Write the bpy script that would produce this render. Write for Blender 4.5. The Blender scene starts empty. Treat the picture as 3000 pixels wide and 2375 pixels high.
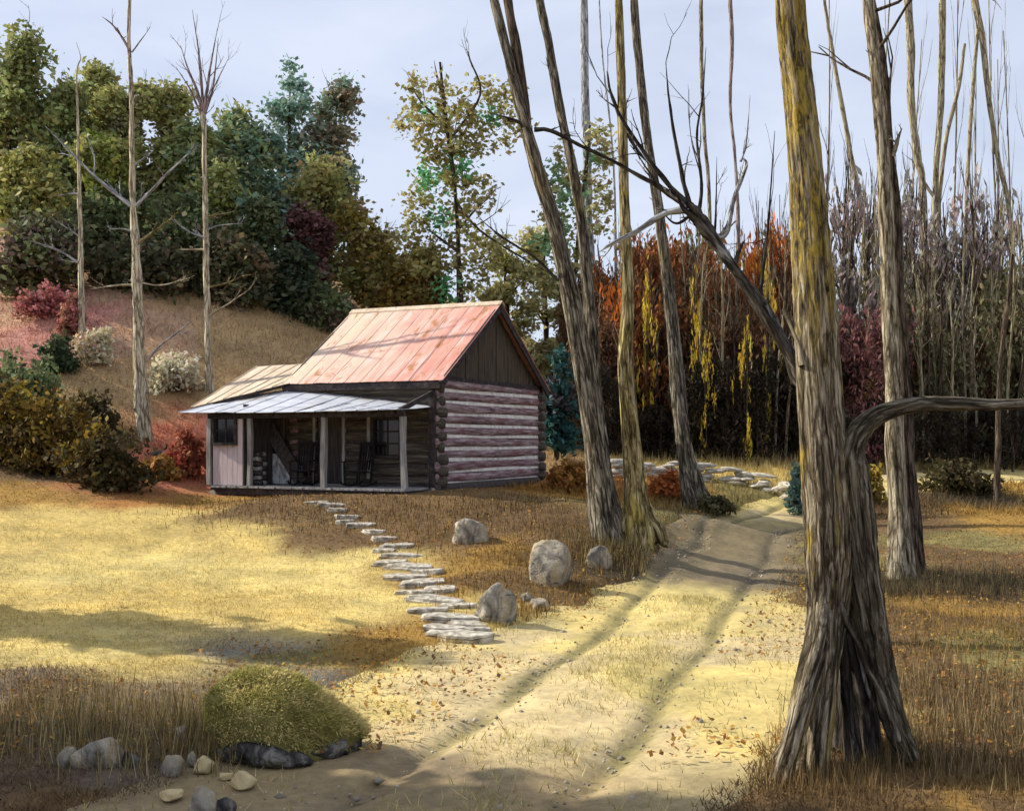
import bpy, math, random
import numpy as np
from math import radians, sin, cos, pi
from mathutils import Vector, noise as mnoise

# ------------------------------------------------------------------ camera, sky, sun
sc = bpy.context.scene
F = 1100.0; HZ = 440.0; EYE = 2.6          # focal length in pixels (1024 wide), horizon row, eye height
cam_d = bpy.data.cameras.new('camera'); cam = bpy.data.objects.new('camera', cam_d)
sc.collection.objects.link(cam); sc.camera = cam
cam.location = (0, 0, EYE); cam.rotation_euler = (pi/2, 0, 0)
cam_d.sensor_width = 36; cam_d.lens = F/1024*36; cam_d.shift_y = (HZ-405)/1024
cam_d.clip_start = .05; cam_d.clip_end = 2000

SUN_DIR = Vector((-.89, .27, .61)).normalized()      # towards the sun: from the left, a little behind the viewer
el = math.asin(SUN_DIR.z); az = math.atan2(SUN_DIR.x, SUN_DIR.y)
w = bpy.data.worlds.new('World'); sc.world = w; w.use_nodes = True
nt = w.node_tree; nt.nodes.clear()
out = nt.nodes.new('ShaderNodeOutputWorld'); bg = nt.nodes.new('ShaderNodeBackground')
sky = nt.nodes.new('ShaderNodeTexSky'); sky.sky_type = 'NISHITA'; sky.sun_disc = False
sky.sun_elevation = el; sky.sun_rotation = az; sky.altitude = 300; sky.air_density = 1.0; sky.dust_density = 1.6; sky.ozone_density = 2.2
# thin high cloud veil: soft streaks of milky lavender over the clear sky
tc = nt.nodes.new('ShaderNodeTexCoord'); mp = nt.nodes.new('ShaderNodeMapping'); mp.inputs['Scale'].default_value = (2.2, 2.2, 6)
nz = nt.nodes.new('ShaderNodeTexNoise'); nz.inputs['Scale'].default_value = 2.0; nz.inputs['Detail'].default_value = 7; nz.inputs['Distortion'].default_value = .6
rp = nt.nodes.new('ShaderNodeValToRGB'); rp.color_ramp.elements[0].position = .3; rp.color_ramp.elements[0].color = (.62,.62,.62,1)
rp.color_ramp.elements[1].position = .7; rp.color_ramp.elements[1].color = (.92,.92,.92,1)
mx = nt.nodes.new('ShaderNodeMix'); mx.data_type = 'RGBA'
mx.inputs[7].default_value = (6.1, 6.6, 7.9, 1)
L = nt.links.new
L(tc.outputs['Generated'], mp.inputs[0]); L(mp.outputs[0], nz.inputs[0]); L(nz.outputs[0], rp.inputs[0]); L(rp.outputs[0], mx.inputs[0])
L(sky.outputs[0], mx.inputs[6]); L(mx.outputs[2], bg.inputs[0]); L(bg.outputs[0], out.inputs[0])
bg.inputs[1].default_value = .1
sun_d = bpy.data.lights.new('sun', 'SUN'); sun_d.energy = 5.0; sun_d.angle = radians(.6); sun_d.color = (1, .93, .80)
sun = bpy.data.objects.new('sun', sun_d); sc.collection.objects.link(sun)
sun.rotation_euler = SUN_DIR.to_track_quat('Z', 'Y').to_euler(); sun.location = SUN_DIR*60
vs = sc.view_settings; vs.view_transform = 'Standard'; vs.look = 'None'; vs.exposure = 0.38; vs.gamma = 1; vs.use_curve_mapping = False
sc.cycles.max_bounces = 4; sc.cycles.diffuse_bounces = 3; sc.cycles.glossy_bounces = 2; sc.cycles.use_adaptive_sampling = True; sc.cycles.adaptive_threshold = .025; sc.cycles.transparent_max_bounces = 4

# ------------------------------------------------------------------ helpers: tagging and meshes
C = sc.collection
def tag(o, label=None, cat=None, group=None, kind=None):
    if label: o['label'] = label
    if cat: o['category'] = cat
    if group: o['group'] = group
    if kind: o['kind'] = kind
    return o
def thing(name, label, cat, loc=(0,0,0), rz=0, group=None):
    o = bpy.data.objects.new(name, None); C.objects.link(o); o.location = loc; o.rotation_euler = (0,0,rz); o.empty_display_size = .2
    return tag(o, label, cat, group)
def mesh(name, V, Fc, mat, smooth=False, cols=None):
    """V (n,3), Fc list of polygons or int array (m,k)."""
    me = bpy.data.meshes.new(name)
    if isinstance(Fc, np.ndarray):
        V = np.asarray(V, dtype=np.float32); m, k = Fc.shape
        me.vertices.add(len(V)); me.vertices.foreach_set('co', V.ravel())
        me.loops.add(m*k); me.loops.foreach_set('vertex_index', Fc.astype(np.int32).ravel())
        me.polygons.add(m); me.polygons.foreach_set('loop_start', np.arange(0, m*k, k, dtype=np.int32))
        me.update(calc_edges=True)
    else:
        me.from_pydata([tuple(map(float, v)) for v in V], [], [list(map(int, f)) for f in Fc])
    if smooth: me.polygons.foreach_set('use_smooth', np.ones(len(me.polygons), dtype=bool))
    if cols is not None:
        a = me.color_attributes.new('Col', 'FLOAT_COLOR', 'POINT')
        c4 = np.ones((len(me.vertices), 4), dtype=np.float32); c4[:, :3] = cols; a.data.foreach_set('color', c4.ravel())
    if mat.name.startswith('bark') and isinstance(Fc, np.ndarray) and Fc.shape[1] == 4:
        ns = int(Fc[0,3]); Vn = np.asarray(V, float); co = Vn.copy()
        if ns > 2 and len(Vn) % ns == 0 and len(Fc) == (len(Vn)//ns-1)*ns:      # one tube: round the stem and along it
            R3 = Vn.reshape(-1, ns, 3); c = R3.mean(1); r = np.linalg.norm(R3-c[:,None], axis=2).mean(1); l = np.concatenate([[0], np.cumsum(np.linalg.norm(np.diff(c, axis=0), axis=1))]); a = np.arange(ns)*2*pi/ns
            co = np.stack([np.cos(a)[None]*r[:,None], np.sin(a)[None]*r[:,None], np.repeat(l[:,None], ns, 1)], -1).reshape(-1, 3)
        at = me.attributes.new('BarkCo', 'FLOAT_VECTOR', 'POINT'); at.data.foreach_set('vector', co.astype(np.float32).ravel())
    me.materials.append(mat); me.update()
    return me
def obj(name, me, parent=None, loc=None):
    o = bpy.data.objects.new(name, me); C.objects.link(o)
    if parent is not None: o.parent = parent
    if loc is not None: o.location = loc
    return o
class MB:
    """collects shapes of ONE part"""
    def __init__(s): s.V = []; s.F = []
    def add(s, V, Fc):
        n = len(s.V); s.V += [tuple(v) for v in V]; s.F += [[i+n for i in f] for f in Fc]
    def hexa(s, P):   # 8 points: bottom 4 ccw, top 4 ccw
        s.add(P, [[3,2,1,0],[4,5,6,7],[0,1,5,4],[1,2,6,5],[2,3,7,6],[3,0,4,7]])
    def box(s, a, b):
        (x0,y0,z0),(x1,y1,z1) = a, b
        s.hexa([(x0,y0,z0),(x1,y0,z0),(x1,y1,z0),(x0,y1,z0),(x0,y0,z1),(x1,y0,z1),(x1,y1,z1),(x0,y1,z1)])
    def bar(s, p, q, w, h, up=(0,0,1)):
        p = Vector(p); q = Vector(q); d = (q-p).normalized(); u = Vector(up); r = d.cross(u)
        if r.length < 1e-4: r = d.cross(Vector((1,0,0)))
        r.normalize(); u = r.cross(d); r = r*w/2; u = u*h/2
        s.hexa([p-r-u, p+r-u, q+r-u, q-r-u, p-r+u, p+r+u, q+r+u, q-r+u])
    def obj(s, name, mat, parent=None, smooth=False, bevel=0):
        me = mesh(name, s.V, s.F, mat, smooth)
        o = obj(name, me, parent)
        if bevel:
            m = o.modifiers.new('bevel', 'BEVEL'); m.width = bevel; m.segments = 2; m.limit_method = 'ANGLE'
        return o
def rng(seed): return np.random.default_rng(seed)

# smooth value noise for numpy arrays
def vnoise(x, y, seed=0):
    xi = np.floor(x).astype(np.int64); yi = np.floor(y).astype(np.int64); fx = x-xi; fy = y-yi
    def h(a, b):
        n = (a*374761393 + b*668265263 + seed*974634777) & 0xffffffff
        n = ((n ^ (n >> 13))*1274126177) & 0xffffffff
        return ((n ^ (n >> 16)) & 0xffff)/65535.0
    sx = fx*fx*(3-2*fx); sy = fy*fy*(3-2*fy)
    return (h(xi,yi)*(1-sx)+h(xi+1,yi)*sx)*(1-sy) + (h(xi,yi+1)*(1-sx)+h(xi+1,yi+1)*sx)*sy
def fbm(x, y, seed=0, o=4):
    v = 0; a = .5
    for k in range(o): v = v + a*vnoise(x*2**k, y*2**k, seed+k); a *= .5
    return v/(1-.5**o)
def sstep(a, b, x): t = np.clip((x-a)/(b-a), 0, 1); return t*t*(3-2*t)

# ------------------------------------------------------------------ materials
def nodes(name):
    m = bpy.data.materials.new(name); m.use_nodes = True; t = m.node_tree
    return m, t, t.nodes['Principled BSDF']
def ramp(t, stops):
    r = t.nodes.new('ShaderNodeValToRGB'); e = r.color_ramp.elements
    while len(e) < len(stops): e.new(.5)
    for k, (p, c) in enumerate(stops): e[k].position = p; e[k].color = (*c, 1)
    return r
def noise_node(t, vec, scale=(1,1,1), s=4, d=6, rough=.6, dist=0):
    mp = t.nodes.new('ShaderNodeMapping'); mp.inputs['Scale'].default_value = scale
    n = t.nodes.new('ShaderNodeTexNoise'); n.inputs['Scale'].default_value = s; n.inputs['Detail'].default_value = d
    n.inputs['Roughness'].default_value = rough; n.inputs['Distortion'].default_value = dist
    t.links.new(vec, mp.inputs[0]); t.links.new(mp.outputs[0], n.inputs[0]); return n
def mix(t, fac, a, b, mode='MIX'):
    m = t.nodes.new('ShaderNodeMix'); m.data_type = 'RGBA'; m.blend_type = mode
    for sock, v in ((m.inputs[0], fac), (m.inputs[6], a), (m.inputs[7], b)):
        if isinstance(v, (int, float)): sock.default_value = v
        elif isinstance(v, tuple): sock.default_value = (*v, 1)
        else: t.links.new(v, sock)
    return m.outputs[2]
def surf(name, stops, scale=(1,1,1), s=4, d=6, dist=.3, layers=(), bump=.3, bdist=.02, bscale=None, bs=None, rough=.9, spec=.2, metal=0):
    """noise-ramp base; layers = (colour, scale, noise scale, lo, hi[, strength]) patches; bump from stretched noise"""
    m, t, b = nodes(name)
    if name.startswith('bark'): an = t.nodes.new('ShaderNodeAttribute'); an.attribute_name = 'BarkCo'; co = an.outputs['Vector']
    else: co = t.nodes.new('ShaderNodeTexCoord').outputs['Object']
    n = noise_node(t, co, scale, s, d, .62, dist); r = ramp(t, stops); t.links.new(n.outputs[0], r.inputs[0]); col = r.outputs[0]
    for ly in layers:
        c, ls, ln, lo, hi = ly[:5]; st = ly[5] if len(ly) > 5 else 1
        n2 = noise_node(t, co, ls, ln, 5, .6, .5); r2 = ramp(t, [(lo, (0,0,0)), (hi, (st,st,st))]); t.links.new(n2.outputs[0], r2.inputs[0])
        col = mix(t, r2.outputs[0], col, c)
    t.links.new(col, b.inputs['Base Color'])
    b.inputs['Roughness'].default_value = rough; b.inputs['Specular IOR Level'].default_value = spec; b.inputs['Metallic'].default_value = metal
    if bump:
        n3 = noise_node(t, co, bscale or scale, bs or s*2.5, 8, .65, .2)
        bp = t.nodes.new('ShaderNodeBump'); bp.inputs['Strength'].default_value = bump; bp.inputs['Distance'].default_value = bdist
        t.links.new(n3.outputs[0], bp.inputs['Height']); t.links.new(bp.outputs[0], b.inputs['Normal'])
    return m
def vcol_mat(name, fine=14, amt=.45, bump=.5, bdist=.03, trans=0, rough=.95):
    m, t, b = nodes(name); a = t.nodes.new('ShaderNodeAttribute'); a.attribute_name = 'Col'; col = a.outputs['Color']
    co = t.nodes.new('ShaderNodeTexCoord').outputs['Object']
    if amt:
        n = noise_node(t, co, (1,1,1), fine, 8, .7, .4); r = ramp(t, [(.25, (1-amt,)*3), (.75, (1+amt*.8,)*3)]); t.links.new(n.outputs[0], r.inputs[0])
        col = mix(t, 1.0, col, r.outputs[0], 'MULTIPLY')
        n2 = noise_node(t, co, (1,1,1), fine*.12, 6, .6, .8); r2 = ramp(t, [(.3, (.8,.8,.86)), (.7, (1.2,1.15,1.05))]); t.links.new(n2.outputs[0], r2.inputs[0])
        col = mix(t, 1.0, col, r2.outputs[0], 'MULTIPLY')
    t.links.new(col, b.inputs['Base Color']); b.inputs['Roughness'].default_value = rough; b.inputs['Specular IOR Level'].default_value = .15
    if bump:
        n3 = noise_node(t, co, (1,1,1), fine*1.6, 8, .7, .3); bp = t.nodes.new('ShaderNodeBump'); bp.inputs['Strength'].default_value = bump; bp.inputs['Distance'].default_value = bdist
        t.links.new(n3.outputs[0], bp.inputs['Height']); t.links.new(bp.outputs[0], b.inputs['Normal'])
    if trans:
        tr = t.nodes.new('ShaderNodeBsdfTranslucent'); t.links.new(col, tr.inputs[0]); ms = t.nodes.new('ShaderNodeMixShader'); ms.inputs[0].default_value = trans
        o = [n for n in t.nodes if n.type == 'OUTPUT_MATERIAL'][0]
        t.links.new(b.outputs[0], ms.inputs[1]); t.links.new(tr.outputs[0], ms.inputs[2]); t.links.new(ms.outputs[0], o.inputs[0])
    return m
VZ = (6, 6, .7)
def bark(name, dark, mid, light, patches=(), bump=.8, bd=.05, scale=VZ, s=2.6, crack=(1.5,.5)):
    m = surf(name, [(.36, dark), (.48, mid), (.63, light)], scale, s, 10, .9, patches, 0, 0, None, None, .95, .1)
    t = m.node_tree; b = t.nodes['Principled BSDF']; co = [n for n in t.nodes if n.type == 'ATTRIBUTE'][0].outputs['Vector']
    wn = noise_node(t, co, (1,1,.5), 5, 4, .6); wob = t.nodes.new('ShaderNodeVectorMath'); wob.operation = 'MULTIPLY_ADD'; wob.inputs[1].default_value = (.12,.12,.3)
    t.links.new(wn.outputs['Color'], wob.inputs[0]); t.links.new(co, wob.inputs[2])
    mp = t.nodes.new('ShaderNodeMapping'); mp.inputs['Scale'].default_value = (scale[0]*crack[0], scale[1]*crack[0], max(scale[2], .6)*2.6*crack[1]); t.links.new(wob.outputs[0], mp.inputs[0])
    vo = t.nodes.new('ShaderNodeTexVoronoi'); vo.feature = 'DISTANCE_TO_EDGE'; vo.inputs['Scale'].default_value = 1.0; t.links.new(mp.outputs[0], vo.inputs[0])
    r = ramp(t, [(.0, (.28,.26,.24)), (.13, (1,1,1))]); t.links.new(vo.outputs[0], r.inputs[0])
    old = b.inputs['Base Color'].links[0].from_socket; t.links.new(mix(t, 1.0, old, r.outputs[0], 'MULTIPLY'), b.inputs['Base Color'])
    n3 = noise_node(t, co, scale, s*1.8, 9, .7, .3); mu = t.nodes.new('ShaderNodeMath'); mu.operation = 'MULTIPLY_ADD'; mu.inputs[1].default_value = .55
    r3 = ramp(t, [(0, (0,0,0)), (.25, (1,1,1))]); t.links.new(vo.outputs[0], r3.inputs[0]); t.links.new(r3.outputs[0], mu.inputs[0]); t.links.new(n3.outputs[0], mu.inputs[2])
    bp = t.nodes.new('ShaderNodeBump'); bp.inputs['Strength'].default_value = bump; bp.inputs['Distance'].default_value = bd
    t.links.new(mu.outputs[0], bp.inputs['Height']); t.links.new(bp.outputs[0], b.inputs['Normal']); return m
MT = {}
MT['ground'] = vcol_mat('ground_soil_grass', 9, .42, .6, .04)
MT['road'] = vcol_mat('road_dirt', 8, .34, .5, .03)
MT['leaf'] = vcol_mat('leaf', 6, 0, 0, trans=.3, rough=.7)
MT['blade'] = vcol_mat('dry_blade', 6, 0, 0, trans=.2)
MT['bark_grey'] = bark('bark_grey', (.028,.023,.017), (.105,.088,.065), (.37,.33,.255), (((.24,.18,.065), (1,1,.4), 1.2, .54, .68, .6),))
MT['bark_gold'] = bark('bark_gold', (.06,.046,.022), (.25,.195,.085), (.60,.51,.29), (((.46,.36,.08), (2,2,.5), 1.6, .52, .64, .75),))
MT['bark_big'] = bark('bark_big', (.026,.02,.014), (.125,.10,.063), (.47,.40,.29), (((.46,.32,.035), (1.2,1.2,.35), 1.5, .53, .62, .8), ((.50,.46,.38), (5,5,.8), 2.2, .6, .7, .7)), .7, .04, (11,11,.9))
def lichen(m):
    # golden lichen crust high on the trunk
    t = m.node_tree; b = t.nodes['Principled BSDF']; co = [n for n in t.nodes if n.type == 'ATTRIBUTE'][0].outputs['Vector']
    sp = t.nodes.new('ShaderNodeSeparateXYZ'); t.links.new(co, sp.inputs[0]); mr = t.nodes.new('ShaderNodeMapRange'); mr.interpolation_type = 'SMOOTHSTEP'
    mr.inputs[1].default_value = 3.0; mr.inputs[2].default_value = 4.6; t.links.new(sp.outputs[2], mr.inputs[0])
    n = noise_node(t, co, (6,6,1.6), 2.6, 10, .75, .9); r = ramp(t, [(.45,(0,0,0)), (.6,(.75,.75,.75))]); t.links.new(n.outputs[0], r.inputs[0])
    mu = t.nodes.new('ShaderNodeMath'); mu.operation = 'MULTIPLY'; t.links.new(mr.outputs[0], mu.inputs[0]); t.links.new(r.outputs[0], mu.inputs[1])
    old = b.inputs['Base Color'].links[0].from_socket; t.links.new(mix(t, mu.outputs[0], old, (.46,.33,.05)), b.inputs['Base Color'])
lichen(MT['bark_big'])
MT['bark_pale'] = bark('bark_pale', (.08,.062,.04), (.28,.235,.155), (.56,.50,.37), (((.17,.13,.085), (3,3,1.2), 3, .6, .68, .6),))
MT['bark_pink'] = bark('bark_pink', (.2,.15,.13), (.36,.28,.26), (.5,.41,.38))
MT['bark_dark'] = bark('bark_dark', (.02,.017,.014), (.06,.05,.042), (.16,.145,.125), (((.46,.44,.40), (3,3,.6), 1.6, .54, .64, .9),))
MT['bark_olive'] = bark('bark_olive', (.16,.13,.07), (.36,.31,.19), (.54,.48,.34), (), .5, .03)
MT['bark_bent'] = bark('bark_bent', (.035,.028,.02), (.13,.11,.075), (.38,.335,.25), (), 1.0, .05, (9,9,.9))
MT['bark_cream'] = bark('bark_cream', (.26,.21,.13), (.52,.45,.31), (.74,.67,.50), (((.20,.155,.1), (3,3,1.2), 3, .6, .68, .5),), .7, .03)
MT['bark_brown'] = bark('bark_brown', (.03,.022,.016), (.09,.065,.045), (.19,.15,.11))
MT['bark_silver'] = bark('bark_silver', (.2,.2,.2), (.42,.43,.44), (.62,.63,.66))
MT['rock'] = surf('rock', [(.33,(.09,.082,.07)), (.46,(.25,.225,.185)), (.6,(.50,.455,.37))], (1,1,1), 2.8, 10, 1.2, (((.42,.32,.17), (1,1,1), 2.2, .45, .62, .85),((.05,.048,.045), (1,1,2.5), 5, .6, .68, .8)), 1.0, .09, None, 6)
MT['rock_dark'] = surf('rock_dark', [(.36,(.02,.019,.017)), (.48,(.07,.065,.058)), (.6,(.24,.225,.2))], (1,1,1), 5, 10, 1.0, (((.13,.12,.05), (1,1,1), 3, .55, .68, .6),), 1.0, .1, None, 7)
MT['rock_tan'] = surf('rock_tan', [(.25,(.30,.22,.11)), (.5,(.52,.41,.22)), (.75,(.68,.57,.36))], (1,1,1), 4, 8, .6, (), .8, .03, None, 9)
MT['slab'] = surf('step_slab', [(.34,(.13,.115,.09)), (.47,(.40,.36,.29)), (.6,(.66,.61,.51))], (1,1,1.5), 4, 10, 1.0, (((.12,.12,.09), (1,1,1), 3, .56, .68, .7),), .8, .03, None, 10)
LX = (.6, 7, 7); LY = (7, .6, 7); LZ = (9, 9, .6)
def wood(name, stops, ax, **k): return surf(name, stops, ax, k.pop('s', 2.6), 8, .5, k.pop('layers', ()), k.pop('bump', .7), k.pop('bd', .02), ax, 5, .9, .15)
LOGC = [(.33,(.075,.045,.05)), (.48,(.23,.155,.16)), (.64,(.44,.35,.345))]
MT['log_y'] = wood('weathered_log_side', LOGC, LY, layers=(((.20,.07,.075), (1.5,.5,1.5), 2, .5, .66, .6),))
MT['log_x'] = wood('shaded_log_front', [(.25,(.025,.02,.016)), (.48,(.075,.062,.048)), (.75,(.2,.175,.145))], LX)  # weathered log tone darkened further to paint in the porch shade
MT['chink'] = surf('lime_chinking', [(.3,(.50,.46,.42)), (.6,(.80,.76,.69))], (1,1,1), 5, 6, .3, (), .5, .02)
MT['gable_board'] = wood('dark_gable_board', [(.25,(.028,.022,.016)), (.5,(.075,.058,.042)), (.78,(.16,.125,.09))], LZ)
MT['board_dark'] = wood('dark_plank', [(.25,(.025,.021,.02)), (.5,(.065,.055,.05)), (.78,(.15,.13,.12))], LZ)
MT['trim_dark'] = wood('dark_trim', [(.25,(.016,.013,.014)), (.5,(.045,.037,.037)), (.8,(.11,.09,.09))], (3,3,3))
MT['board_lilac'] = wood('pale_lilac_board', [(.22,(.36,.29,.29)), (.5,(.56,.47,.48)), (.78,(.66,.58,.58))], LZ, bump=.4)
MT['post'] = wood('grey_post', [(.25,(.10,.095,.09)), (.5,(.27,.26,.25)), (.75,(.5,.48,.45))], LZ)
MT['sunlit_white'] = surf('sunlit_whitewash', [(.3,(.10,.095,.095)), (.45,(.42,.42,.44)), (.56,(.78,.79,.82))], (2,2,1), 4, 8, .8, (), .5, .01)  # whitewash brightened to paint sunlight on the porch wall
MT['floor_board'] = wood('porch_board', [(.25,(.10,.09,.085)), (.5,(.26,.25,.25)), (.75,(.5,.49,.49))], LY)
MT['tin_red'] = None
MT['tin_grey'] = surf('grey_tin', [(.3,(.36,.37,.40)), (.55,(.55,.57,.62)), (.75,(.68,.70,.75))], (.5,2.5,1), 2.2, 7, .8, (((.42,.36,.27), (.6,1.5,1), 1.4, .57, .7, .7),), .2, .01, None, None, .5, .4, .15)
MT['tin_tan'] = surf('tan_roofing', [(.3,(.40,.30,.20)), (.5,(.58,.46,.34)), (.75,(.70,.6,.47))], (2.5,.6,1), 2.5, 7, .6, (((.30,.20,.12), (2,.6,1), 2, .56, .68, .6),), .4, .01)
MT['iron'] = surf('dark_metal', [(.3,(.02,.02,.02)), (.7,(.06,.055,.05))], (1,1,1), 6, 5, .2, (), .2, .005, None, None, .6, .4)
MT['chair'] = wood('black_chair_wood', [(.3,(.008,.008,.009)), (.6,(.02,.019,.02)), (.8,(.05,.045,.045))], LZ, bump=.2)
def glass_mat():
    m, t, b = nodes('dark_window_glass'); b.inputs['Base Color'].default_value = (.012,.013,.016,1); b.inputs['Roughness'].default_value = .12
    n = noise_node(t, t.nodes.new('ShaderNodeTexCoord').outputs['Object'], (1,1,1), 5, 2); bp = t.nodes.new('ShaderNodeBump'); bp.inputs['Strength'].default_value = .15
    t.links.new(n.outputs[0], bp.inputs['Height']); t.links.new(bp.outputs[0], b.inputs['Normal']); return m
MT['glass'] = glass_mat()
def tin_red():
    m, t, b = nodes('salmon_painted_tin'); tc = t.nodes.new('ShaderNodeTexCoord'); co = tc.outputs['Object']
    sp = t.nodes.new('ShaderNodeSeparateXYZ'); t.links.new(co, sp.inputs[0])
    # paint worn off towards the left end of the roof, kept at the right
    n = noise_node(t, co, (1.1, .35, .35), 1.3, 6, .6, .7)
    ma = t.nodes.new('ShaderNodeMath'); ma.operation = 'MULTIPLY_ADD'; ma.inputs[1].default_value = .17; ma.inputs[2].default_value = .93; t.links.new(sp.outputs[0], ma.inputs[0])
    ad = t.nodes.new('ShaderNodeMath'); ad.operation = 'ADD'; t.links.new(ma.outputs[0], ad.inputs[0])
    sb = t.nodes.new('ShaderNodeMath'); sb.operation = 'MULTIPLY_ADD'; sb.inputs[1].default_value = 1.5; sb.inputs[2].default_value = -.75; t.links.new(n.outputs[0], sb.inputs[0]); t.links.new(sb.outputs[0], ad.inputs[1])
    r = ramp(t, [(.12,(.60,.49,.35)), (.4,(.66,.42,.33)), (.62,(.62,.35,.275)), (.95,(.56,.24,.185))]); t.links.new(ad.outputs[0], r.inputs[0]); col = r.outputs[0]
    n2 = noise_node(t, co, (3.2, .5, .5), 1.6, 7, .65, .5); r2 = ramp(t, [(.5,(0,0,0)), (.64,(.75,.75,.75))]); t.links.new(n2.outputs[0], r2.inputs[0]); col = mix(t, r2.outputs[0], col, (.72,.50,.44))
    n3 = noise_node(t, co, (2.2, .8, .8), 1.5, 7, .65, .9); r3 = ramp(t, [(.56,(0,0,0)), (.66,(.9,.9,.9))]); t.links.new(n3.outputs[0], r3.inputs[0]); col = mix(t, r3.outputs[0], col, (.36,.16,.05))
    t.links.new(col, b.inputs['Base Color']); b.inputs['Roughness'].default_value = .6; b.inputs['Specular IOR Level'].default_value = .3
    n4 = noise_node(t, co, (1,1,1), 3, 6); bp = t.nodes.new('ShaderNodeBump'); bp.inputs['Strength'].default_value = .25; bp.inputs['Distance'].default_value = .02
    t.links.new(n4.outputs[0], bp.inputs['Height']); t.links.new(bp.outputs[0], b.inputs['Normal']); return m
MT['tin_red'] = tin_red()

# ------------------------------------------------------------------ terrain
def P(px, py, y): return Vector(((px-512)*y/F, y, EYE-(py-HZ)*y/F))
CP = []   # (x, y, z) control points, most written as picture column, row and depth
for px, py, y in [(0,810,7.7),(250,810,7.7),(512,810,7.73),(800,810,7.73),(1024,810,7.7),
    (0,690,11),(150,690,11.4),(300,690,11.4),(512,690,11.45),(700,690,11.4),(900,690,11.4),(1050,690,11.4),
    (0,600,16.5),(150,605,16.5),(300,608,16.6),(430,618,16),(560,600,17.9),(700,600,17.9),(850,600,17.9),(1020,600,17.9),
    (0,532,22),(100,540,22),(200,548,22),(330,556,21.5),(420,560,20.5),(500,572,19),(560,566,20),
    (900,579,20.6),(1020,578,20.8),(700,576,20.6),(740,578,20.6),(722,562,22.6),(770,562,22.8),(742,546,25),(790,546,25),(757,531,27.6),(800,532,27.6),
    (0,474,28),(90,490,27),(180,505,26),(209,497,28.6),(300,498,26.4),(430,495,26.4),(537,481,33.5),(440,487,30),(380,484,32),
    (560,500,26),(607,536,22),(634,541,21.3),(697,508,27),(755,517,30),(680,520,28),(830,522,30),(920,510,31),(1020,508,31.5),
    (0,410,33),(80,430,33),(150,440,32.5),(200,450,33),(620,476,34),(720,488,34),(797,495,34),
    (0,320,40),(70,310,40),(150,330,39),(220,350,39),(300,372,39),
    (0,270,46),(100,265,46),(200,275,46),(300,310,47),(380,330,48),(450,345,50),(520,352,52),(545,400,46),(560,440,42),
    (610,452,44),(700,456,42),(800,458,42),(900,460,42),(1020,462,42),
    (640,440,58),(800,440,58),(1000,440,58),(520,330,62),(300,260,62),(60,200,62)]:
    p = P(px, py, y); CP.append((p.x, p.y, p.z))
CP += [(-12,3,.1),(0,2,0),(12,2,0),(-14,12,.2),(14,12,.05),(-20,22,1.6),(18,22,.2),(-26,34,5),(26,34,1.2),(-30,48,10.5),(30,48,2.4),(30,60,2.8),(-32,60,13)]
CP = np.array(CP)
def _U(r2): return np.where(r2 > 1e-12, r2*np.log(np.maximum(r2, 1e-12)), 0)
_n = len(CP); _K = _U(((CP[:,None,:2]-CP[None,:,:2])**2).sum(-1)) + np.eye(_n)*1.5
_A = np.zeros((_n+3, _n+3)); _A[:_n,:_n] = _K; _A[:_n,_n] = 1; _A[:_n,_n+1:] = CP[:,:2]; _A[_n:,:_n] = _A[:_n,_n:].T
_W = np.linalg.solve(_A, np.concatenate([CP[:,2], [0,0,0]]))
def T0(x, y):
    """ground height without the road bed"""
    x = np.asarray(x, float); y = np.asarray(y, float); sh = x.shape; x = x.ravel(); y = y.ravel()
    cx = np.clip(x, -30, 30); cy = np.clip(y, 2, 62); z = np.zeros(len(x))
    for k in range(0, len(x), 20000):
        q = np.stack([cx[k:k+20000], cy[k:k+20000]], 1); z[k:k+20000] = _U(((q[:,None]-CP[None,:,:2])**2).sum(-1)) @ _W[:_n] + _W[_n] + q @ _W[_n+1:]
    z += (fbm(x*.55, y*.55, 3, 3)-.5)*.16*sstep(5, 20, np.hypot(x, y)) + (fbm(x*2.3, y*2.3, 9, 2)-.5)*.05
    return z.reshape(sh)
def T1(x, y): return float(T0(np.array([x]), np.array([y]))[0])
def G(px, py, y0=5, y1=62):
    """first point of the ground seen at a picture position"""
    ys = np.linspace(y0, y1, 1600); xs = (px-512)*ys/F; zs = EYE-(py-HZ)*ys/F; d = zs-T0(xs, ys)
    k = np.nonzero(d < 0)[0]; y = ys[k[0]] if len(k) else y1
    x = (px-512)*y/F; return Vector((x, y, T1(x, y)))
# road centre line
RC = [(-3.5,1.5),(-2.0,4.2)] + [tuple(G(px,py)[:2]) for px,py in [(438,808),(551,731),(619,664),(688,598),(730,560),(757,527)]]
RC += [(7.9,31),(10.5,34.5),(14.5,37),(20,38.5),(27,39)]
def catmull(P_, n):
    P_ = np.array(P_, float); Q = np.vstack([2*P_[0]-P_[1], P_, 2*P_[-1]-P_[-2]]); o = []
    for i in range(1, len(Q)-2):
        t = np.linspace(0, 1, n, endpoint=False)[:,None]; a,b,c,d = Q[i-1],Q[i],Q[i+1],Q[i+2]
        o.append(.5*((2*b)+(-a+c)*t+(2*a-5*b+4*c-d)*t*t+(-a+3*b-3*c+d)*t**3))
    return np.vstack(o+[P_[-1:]])
RCs = catmull(RC, 14)
def road_d(x, y):
    """distance to the road's centre line"""
    d = np.full(np.shape(x), 1e9)
    for a, b in zip(RCs[:-1], RCs[1:]):
        v = b-a; t = np.clip(((x-a[0])*v[0]+(y-a[1])*v[1])/max(v@v, 1e-9), 0, 1)
        d = np.minimum(d, (x-a[0]-t*v[0])**2+(y-a[1]-t*v[1])**2)
    return np.sqrt(d)
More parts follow.
